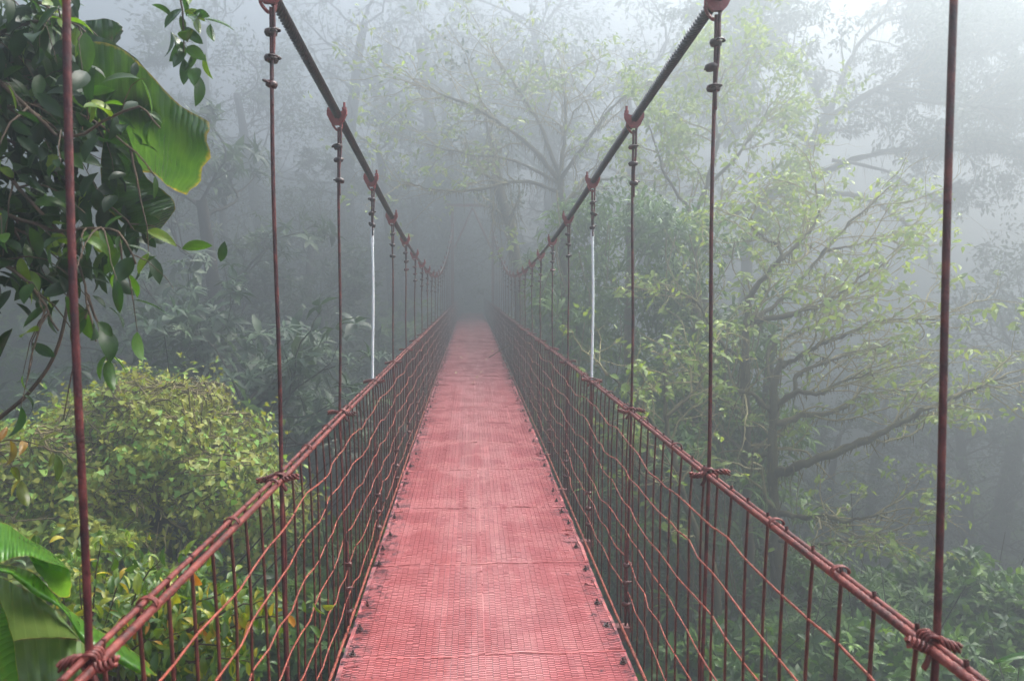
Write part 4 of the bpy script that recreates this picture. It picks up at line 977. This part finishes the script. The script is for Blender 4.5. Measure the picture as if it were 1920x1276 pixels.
# ------------------------------------------------------------------ near plants: every leaf a piece of its own
def leafy_plant(name, label, cat, base, twig_ctrl, leafmeshes, seed, gap, size, twigmat, droop=0.4, cap=295, r0=0.008, side=0.8, extra=None):
    r = np.random.default_rng(seed); base = np.asarray(base, float)
    root = thing(name, base, label, cat); cnt = 0; spots = []
    for ctrl in twig_ctrl:
        c = np.array(ctrl, float); L = np.linalg.norm(np.diff(c, axis=0), axis=1).sum(); n = max(6, int(L / 0.05))
        pts = smooth_path(c, n); pts[1:-1] += r.normal(size=(n - 2, 3)) * 0.003
        rr = r0 * min(1.0, L / 0.6)
        g = Geo(); g.tube(pts - base, np.linspace(rr, rr * 0.3, n), 6)
        link('twig', g.mesh('twig', twigmat), root)
        s = np.concatenate([[0], np.cumsum(np.linalg.norm(np.diff(pts, axis=0), axis=1))])
        a = r.random() * 6.28; t = s[-1] * 0.12
        while t < s[-1]:
            q = np.array([np.interp(t, s, pts[:, k]) for k in range(3)]); k = min(np.searchsorted(s, t), n - 1); dd = unit(pts[k] - pts[k - 1])
            sd = unit(np.cross(dd, [math.cos(a), math.sin(a), 0.4 * math.sin(a * 3)]))
            spots.append((q, unit(dd * (1.1 - side) + sd * side + np.array([0, 0, -droop * r.random()])))); a += 2.4 + r.normal() * 0.3; t += gap * r.uniform(0.6, 1.4)
        spots.append((pts[-1], unit(pts[-1] - pts[-2] + np.array([0, 0, -droop * 0.5]))))
    r.shuffle(spots)
    for q, dd in spots[:cap]:
        m = Matrix(frame(dd, unit(r.normal(size=3) * 0.45 + [0, 0, 1]), r.normal() * 0.4)[0].tolist())
        link('leaf', leafmeshes[r.integers(len(leafmeshes))], root, q - base, m.to_euler(), size * r.uniform(0.6, 1.2))
    if extra:
        n, mat, shift, spr, tm = extra
        if shift[2] > 0: spots = [s_ for s_ in spots if s_[0][2] > 1.62]
        k = r.integers(0, len(spots), n); q = np.array([spots[i][0] for i in k]) - base + r.normal(size=(n, 3)) * spr + shift
        dd = unit(np.array([spots[i][1] for i in k]) + r.normal(size=(n, 3)) * 0.6 + [0, 0, -0.2])
        g = Geo(); scatter(g, tm, q, frame(dd, unit(r.normal(size=(n, 3)) * 0.5 + [0, -0.3, 1])), size * r.uniform(0.6, 1.2, n), np.clip(r.normal(0.45, 0.25, n), 0, 1))
        parts(root, 'foliage', g, mat, kind='stuff')
    return root
def leaf_set(mat, n, wid, fold, droop, tip=0.9, wave=0.0):
    out = []
    for i in range(n):
        g = Geo(); V, F = blade(8, wid * (0.85 + 0.1 * i), fold, droop * (0.5 + 0.35 * i), wave, i, tip); g.add(V, F)
        out.append(g.mesh('leaf', mat))
    return out
near_leaf = leaf_set(M['leaf_near'], 4, 0.23, 0.25, 0.7) + leaf_set(M['leaf_near'], 4, 0.15, 0.35, 1.1, 0.75)
green_leaf = leaf_set(M['leaf_green2'], 4, 0.24, 0.3, 0.6)
yel_leaf = leaf_set(M['leaf_yellow'], 4, 0.17, 0.4, 1.3)
red_leaf = leaf_set(M['leaf_red'], 3, 0.17, 0.4, 1.2)

# dark branch hanging in from the upper left
pr = np.random.default_rng(81); D = 2.5
tw = []
mains = [[(-160, 60, .1), (-40, 120, .05), (60, 210, 0), (130, 260, -.05), (250, 200, -.1), (300, 240, -.1)],
         [(-160, 200, .2), (-20, 300, .1), (60, 380, 0), (140, 480, 0), (180, 640, -.05)],
         [(-160, 100, .3), (0, 60, .2), (100, 30, .1), (160, 60, 0)],
         [(-160, 330, .1), (0, 400, 0), (110, 430, 0), (210, 430, -.1), (255, 495, -.1)],
         [(-160, 160, .2), (0, 200, .2), (110, 200, .2), (220, 255, .1), (290, 330, .1)],
         [(-160, 420, .1), (-20, 480, 0), (60, 540, -.05), (110, 620, -.05)],
         [(-160, 0, .3), (-60, 60, .3), (20, 130, .3), (90, 170, .3)],
         [(-160, -60, .2), (-30, -30, .2), (80, 10, .2), (120, 60, .1)],
         [(-160, 260, .2), (-40, 330, .2), (20, 420, .1), (60, 500, .1)],
         [(-160, 240, .4), (-20, 250, .4), (80, 300, .4), (150, 360, .3), (225, 400, .2), (250, 430, .2)]]
for m in mains:
    c = [P(a, b, D + e) for a, b, e in m]; tw.append(c)
    sp = smooth_path(c, 30)
    for i in range(7):
        k = pr.integers(7, 28); dd = unit(sp[k + 1] - sp[k]); q = sp[k]; s1 = perp(pr, dd, pr.uniform(0.5, 1.1)); L = pr.uniform(0.12, 0.26)
        tw.append([q, q + s1 * L * 0.5, q + s1 * L + np.array([0, 0, -L * 0.35])])
tb = P(-420, 900, D + 0.3); tbz = float(ground_z(tb[0], tb[1]))
tw.insert(0, [(tb[0], tb[1], tbz), tuple(P(-420, 600, D + .3)), tuple(P(-330, 200, D + .2)), tuple(P(-160, 60, D + .1))])
for m in mains[1:]: tw.append([tuple(P(-370, 420 + 0.3 * m[0][1], D + .28)), tuple(P(-270, 0.6 * m[0][1] + 120, D + .25)), tuple(P(m[0][0], m[0][1], D + m[0][2]))])
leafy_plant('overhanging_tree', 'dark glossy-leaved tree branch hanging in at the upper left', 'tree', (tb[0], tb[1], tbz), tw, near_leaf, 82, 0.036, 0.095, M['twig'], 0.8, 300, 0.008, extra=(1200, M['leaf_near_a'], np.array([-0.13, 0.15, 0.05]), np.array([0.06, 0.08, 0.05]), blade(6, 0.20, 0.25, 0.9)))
ob = bpy.data.objects['overhanging_tree']; cr_ = np.random.default_rng(88); n = 3800
q = np.stack([cr_.uniform(-6.5, -0.3, n), cr_.uniform(-6, 2.7, n), cr_.uniform(0, 1.6, n)], 1)  # unseen leaf layer overhead, added to shade the near mist and plants
q[:, 2] += np.maximum(4.3, 2.5 + 0.40 * q[:, 1]) + 0.4 * np.sin(q[:, 0] * 1.7) * np.sin(q[:, 1] * 1.3) + np.clip(q[:, 0] + 0.5, 0, None) * 0.8
keep = np.sin(q[:, 0] * 2.3 + 1) * np.sin(q[:, 1] * 1.9) > -0.55; q = q[keep]; n = len(q)
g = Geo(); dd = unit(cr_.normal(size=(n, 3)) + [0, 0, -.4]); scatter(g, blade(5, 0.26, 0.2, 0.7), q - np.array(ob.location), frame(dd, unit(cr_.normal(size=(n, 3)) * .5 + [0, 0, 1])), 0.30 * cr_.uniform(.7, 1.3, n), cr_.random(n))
parts(ob, 'shade_canopy', g, M['leaf_near_a'], kind='stuff')
g = Geo(); s0 = np.array(ob.location)
g.tube(smooth_path([np.zeros(3), np.array([-0.3, -0.2, 2.6]), np.array([-0.2, -0.6, 5.0]), np.array([-0.2, -2.2, 7.4])], 20), np.linspace(0.16, 0.06, 20), 8)
for e in ((2.2, -4.5, 7.2), (-2.2, -3.0, 7.4)): g.tube(smooth_path([np.array([-0.2, -0.6, 5.0]), np.array(e) * 0.5 + [0, 0, 2.9], np.array(e)], 12), np.linspace(0.07, 0.02, 12), 6)
parts(ob, 'trunk', g, M['darkbark'])
# sprig dangling at the top
D = 2.3
tw = [[P(300, -260, D + .2), P(330, -120, D), P(338, -30, D), P(342, 40, D), P(345, 110, D)]]
sp = [P(342, 25, D), P(346, 80, D)]
for q, e in ((sp[0], (395, 45)), (sp[0], (370, 30)), (sp[1], (385, 100)), (sp[1], (372, 140)), (sp[0], (320, 60))):
    tw.append([q, 0.5 * (q + P(*e, D)) + [0, 0, 0.01], P(*e, D)])
leafy_plant('leaf_sprig', 'leafy sprig dangling from the top edge near the left hanger', 'branch', tw[0][0], tw, green_leaf, 83, 0.035, 0.075, M['twig'], 0.9, 60, 0.005)
# bent twig with reddish leaves at the left edge
D = 2.7
tw = [[P(-120, 900, D), P(-20, 800, D), P(50, 740, D), P(100, 670, D), P(125, 580, D), P(130, 480, D)], [P(-80, 850, D), P(0, 825, D), P(60, 828, D), P(105, 850, D)], [P(-60, 860, D), P(-20, 840, D), P(10, 860, D), P(40, 900, D)]]
leafy_plant('reddish_twig', 'bent twig with a few reddish leaves at the left edge', 'branch', tw[0][0], tw[1:], red_leaf, 84, 0.05, 0.085, M['twig'], 0.7, 40, 0.006)
o = bpy.data.objects['reddish_twig']; g = Geo(); g.tube(smooth_path([np.array(q) - np.array(tw[0][0]) for q in tw[0]], 30), np.linspace(0.008, 0.004, 30), 6); link('twig', g.mesh('twig', M['twig']), o)
# yellow-green shrub pushing through the left railing
D = 3.05; tw = []; sr = np.random.default_rng(85)
sb = P(120, 1500, D + .5); sbz = float(ground_z(sb[0], sb[1])); sb = np.array([sb[0], sb[1], sbz])
ends = [(90, 1010, .5), (190, 1005, .3), (240, 1060, .3), (300, 1050, .1), (370, 1060, 0), (330, 1110, -.1), (420, 1110, -.1), (500, 1125, -.2), (545, 1150, -.2), (450, 1150, -.1), (430, 1210, -.1), (470, 1240, -.2), (380, 1180, 0), (300, 1160, .1), (220, 1120, .2), (150, 1060, .4), (260, 1200, .1), (330, 1230, 0), (180, 1180, .2), (110, 1100, .4), (395, 1250, 0), (280, 1270, .1), (350, 1075, .2), (270, 1110, .3), (205, 1060, .5), (455, 1195, 0), (300, 1200, -.1), (240, 1150, .0), (350, 1150, .2), (410, 1090, .2)]
for a, b, e in ends:
    q = P(a, b, D + e); mid = P(160 + 0.45 * (a - 160), 1240 + 0.4 * (b - 1200), D + .25 + e * .5)
    tw.append([sb + [sr.normal() * .05, sr.normal() * .05, 0], sb * 0.35 + mid * 0.65 + [0, 0, 0.02], mid, 0.4 * mid + 0.6 * q + [0, 0, .03], q])
root = None
def split_twigs(tws):   # leaves only on the outer half of each stem
    out = []
    for c in tws: out.append(c[2:])
    return out
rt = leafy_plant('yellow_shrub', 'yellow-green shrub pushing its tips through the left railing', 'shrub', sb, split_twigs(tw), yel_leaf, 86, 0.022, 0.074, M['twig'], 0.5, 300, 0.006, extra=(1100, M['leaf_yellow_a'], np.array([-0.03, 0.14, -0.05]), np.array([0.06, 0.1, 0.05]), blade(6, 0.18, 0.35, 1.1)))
for c in tw:
    g = Geo(); pts = smooth_path([np.array(q) - sb for q in c[:3]], 10); g.tube(pts, np.linspace(0.011, 0.006, 10), 6); link('stem', g.mesh('stem', M['twig']), rt)

# big-bladed plants
def big_leaf(root, base, ctrl, wid, mat, seed, face, wave=0.12, fold=0.15, tears=(), profile=None, name='leaf_blade'):
    """a broad blade laid along a path; face = direction its upper side looks to"""
    n = 34; m = 15; r = np.random.default_rng(seed)
    pts = smooth_path(ctrl, n); T = unit(np.gradient(pts, axis=0)); face = unit(np.asarray(face, float))
    X = unit(np.cross(T, face)); Z = np.cross(X, T)
    t = np.linspace(0, 1, n); u = np.linspace(-1, 1, m)
    prof = np.interp(t, *zip(*profile)) if profile else np.sin(np.pi * np.clip(t * 0.93 + 0.05, 0, 1)) ** 0.55
    V = np.zeros((n, m, 3))
    for j in range(m):
        a = abs(u[j]); w_ = wid * prof * u[j]
        for (t0, t1, sgn) in tears:
            if sgn * u[j] > 0: w_ = w_ * (1 - a * 0.75 * np.exp(-((t - t0) / t1) ** 2))
        zz = a * wid * fold + wave * wid * a * np.sin(t * 9 + seed + u[j] * 1.3) + 0.02 * wid * np.sin(t * 60 + a * 4)
        V[:, j] = pts + X * w_[:, None] + Z * zz[:, None]
    g = Geo(); g.add(V.reshape(-1, 3) - base, grid_faces(n, m, False))
    o = link(name, g.mesh(name, mat), root)
    g = Geo(); g.tube(pts - base - Z * 0.003, np.linspace(0.006, 0.002, n), 6); link('midrib', g.mesh('midrib', M['leaf_big']), o)
    return o
def patch_leaf(root, base, top, bot, D, mat, bulge=0.05, pleat=0.004, np_=9, tilt=0.0, slope=0.0, seed=0, ragged=0.0, fold=0.0):
    """a broad torn or folded blade between two edge curves; bulge, tilt and slope give it depth"""
    n, m = 40, 13; r = np.random.default_rng(seed)
    f = lambda c: smooth_path([(a, b, 0) for a, b in c], n)[:, :2]
    A, B = f(top), f(bot)
    A = A + np.stack([noise1(r, n, 5), noise1(r, n, 5)], 1) * 1.4; B = B + np.stack([noise1(r, n, 5), noise1(r, n, 5)], 1) * 1.8
    if ragged: B = B + np.stack([noise1(r, n, 5), noise1(r, n, 5)], 1) * ragged
    t = np.linspace(0, 1, n); V = np.zeros((n, m, 3))
    for j, s_ in enumerate(np.linspace(0, 1, m)):
        q = A * (1 - s_) + B * s_
        q = q + (q[-1] - q[-4]) * (t[:, None] ** 6) * (math.sin(math.pi * s_) * 0.9 + 0.25 * math.sin(s_ * 17 + seed))
        for i in range(n):
            dep = D - bulge * math.sin(math.pi * s_) + tilt * (s_ - 0.5) + slope * (t[i] - 0.5) + pleat * math.sin(t[i] * np_ * 6.283 + s_ * 1.5) + fold * math.sin(t[i] * 8.5 + s_ * 3.2 + seed) + 0.012 * math.sin(t[i] * 5 + seed)
            V[i, j] = P(q[i, 0], q[i, 1], dep)
    sv = np.linspace(0, 1, m); E = np.maximum(np.abs(2 * sv - 1)[None] ** 4, t[:, None] ** 10)
    g = Geo(); g.add(V.reshape(-1, 3) - base, grid_faces(n, m, False), np.repeat(t, m)); me = g.mesh('leaf_blade', mat, True, True)
    me.attributes.new('e', 'FLOAT', 'POINT').data.foreach_set('value', E.ravel().astype(np.float32))
    return link('leaf_blade', me, root)
D = 2.9
b0 = P(-300, 1100, D); b0[2] = ground_z(b0[0], b0[1])
rt = thing('broad_leaf_plant', b0, 'plant with huge torn blade leaf behind the upper left branch', 'plant')
patch_leaf(rt, b0, [(60, 30), (130, 70), (205, 82), (262, 118), (331, 192), (387, 228)], [(60, 120), (120, 200), (190, 262), (250, 316), (292, 326), (318, 352), (352, 369)], D, M['leaf_big'], 0.12, 0.006, 11, 0.28, -0.1, 1, 0.0, 0.06)
patch_leaf(rt, b0, [(150, 55), (205, 75), (240, 96), (262, 112), (285, 150), (306, 205)], [(110, 120), (150, 150), (190, 170), (225, 185), (262, 190), (300, 208)], D - 0.05, M['leaf_dark_blade'], 0.05, 0.005, 7, 0.12, 0, 2)
patch_leaf(rt, b0, [(196, 240), (192, 320), (201, 391), (240, 424), (266, 436)], [(240, 240), (268, 325), (312, 361), (323, 395), (296, 446)], D - 0.10, M['leaf_big'], 0.06, 0.004, 8, 0.08, 0, 3, 2.0, 0.02)
patch_leaf(rt, b0, [(100, 60), (150, 40), (190, 35), (226, 42)], [(120, 120), (165, 100), (195, 98), (226, 78)], D + 0.05, M['leaf_dark_blade'], 0.04, 0.004, 5, 0.1, 0, 4, 3.0)
patch_leaf(rt, b0, [(-60, -20), (20, 60), (90, 120), (150, 190), (205, 265)], [(-80, 120), (-10, 180), (60, 220), (120, 250), (190, 280)], D + 0.12, M['leaf_dark_blade'], 0.05, 0.005, 9, 0.2, 0, 5)
g = Geo(); g.tube(smooth_path([np.zeros(3), P(-250, 600, D) - b0, P(-160, 150, D) - b0, P(-40, 40, D + .1) - b0, P(80, 90, D + .06) - b0], 30), np.linspace(0.03, 0.008, 30), 8); link('stalk', g.mesh('stalk', M['leaf_big']), rt)
D = 1.75
b1 = P(-200, 1900, D); b1[2] = ground_z(b1[0], b1[1])
rt = thing('broad_leaf_plant', b1, 'bright green plant with huge folded leaves at the lower left corner', 'plant')
patch_leaf(rt, b1, [(-150, 960), (-60, 962), (0, 978), (30, 995), (62, 1015), (99, 1037), (127, 1062)], [(-150, 1090), (-60, 1075), (0, 1056), (30, 1044), (59, 1040), (94, 1052), (126, 1066)], D, M['leaf_bright'], 0.05, 0.002, 5, -0.20, 0, 11)
patch_leaf(rt, b1, [(55, 1042), (85, 1048), (112, 1055), (130, 1066)], [(68, 1070), (88, 1092), (106, 1114), (127, 1124)], D + 0.03, M['leaf_bright'], 0.03, 0.002, 3, 0.05, 0, 12)
patch_leaf(rt, b1, [(-120, 1040), (0, 1058), (40, 1064), (75, 1083), (105, 1120), (160, 1163), (218, 1198), (270, 1238)], [(-120, 1062), (0, 1074), (30, 1087), (62, 1112), (119, 1147), (163, 1208), (225, 1243), (266, 1264)], D - 0.04, M['leaf_bright'], 0.04, 0.002, 6, -0.10, 0.1, 13)
patch_leaf(rt, b1, [(-120, 1060), (0, 1080), (30, 1094), (62, 1110), (105, 1140), (140, 1186)], [(-120, 1215), (0, 1205), (40, 1200), (80, 1198), (112, 1196), (140, 1196)], D + 0.08, M['leaf_under'], 0.04, 0.003, 6, 0.08, 0, 14)
patch_leaf(rt, b1, [(0, 1210), (40, 1196), (80, 1192), (118, 1192), (150, 1200), (168, 1222)], [(20, 1340), (60, 1345), (95, 1345), (130, 1340), (150, 1330), (170, 1300)], D + 0.06, M['leaf_under'], 0.05, 0.003, 6, -0.05, 0, 15)
patch_leaf(rt, b1, [(-60, 1100), (-50, 1180), (-40, 1260), (-20, 1400)], [(-2, 1110), (13, 1165), (28, 1230), (50, 1400)], D - 0.08, M['leaf_bright'], 0.03, 0.001, 3, 0.05, 0, 16)
g = Geo()
for e in ((-110, 1060), (-40, 1230), (60, 1340)): g.tube(smooth_path([np.zeros(3), (P(*e, D) - b1) * 0.6 + [-.02, 0, -.05], P(*e, D + .05) - b1], 16), np.linspace(0.022, 0.008, 16), 8)
link('stalk', g.mesh('stalk', M['leaf_bright']), rt)
# pale strap leaf entering at the right edge
D = 2.4; b2 = P(2150, 1330, D); b2[2] = ground_z(b2[0], b2[1])
rt = thing('strap_leaf_plant', b2, 'single narrow leaf tip poking in at the lower right edge', 'plant')
big_leaf(rt, b2, [P(2120, 1290, D), P(2000, 1228, D), P(1920, 1228, D), P(1868, 1240, D)], 0.012, M['leaf_big'], 17, (0, -0.5, 0.9), 0.0, 0.3)
g = Geo(); g.tube(smooth_path([np.zeros(3), (P(2160, 1310, D) - b2) * .6, P(2120, 1290, D) - b2], 14), np.linspace(0.012, 0.004, 14), 6); link('stalk', g.mesh('stalk', M['leaf_big']), rt)

# ------------------------------------------------------------------ the mist
hm, ns, lk, b = new_mat('haze'); ns.remove(b)
pv = ns.new('ShaderNodeVolumePrincipled'); pv.inputs['Color'].default_value = (0.62, 0.72, 0.78, 1)
pv.inputs['Density'].default_value = HAZE_DENSITY; pv.inputs['Anisotropy'].default_value = HAZE_G
lk.new(pv.outputs[0], ns['Material Output'].inputs['Volume'])
bpy.context.view_layer.update()
zmin, zmax = 1e9, -1e9
for o in bpy.data.objects:
    if o.type == 'MESH':
        for c in o.bound_box:
            z = (o.matrix_world @ Vector(c)).z; zmin = min(zmin, z); zmax = max(zmax, z)
g = Geo(); g.box((0, 34, (zmin - 1 + zmax + 0.5) / 2), (59, 55, (zmax + 0.5 - zmin + 1) / 2))
tag(link('haze', g.mesh('haze', hm, False)), 'pale even mist filling the whole ravine', 'mist', kind='stuff')
print('HAZE z', zmin, zmax, 'objects', len(bpy.data.objects), 'tris', sum(len(m.polygons) for m in bpy.data.meshes))
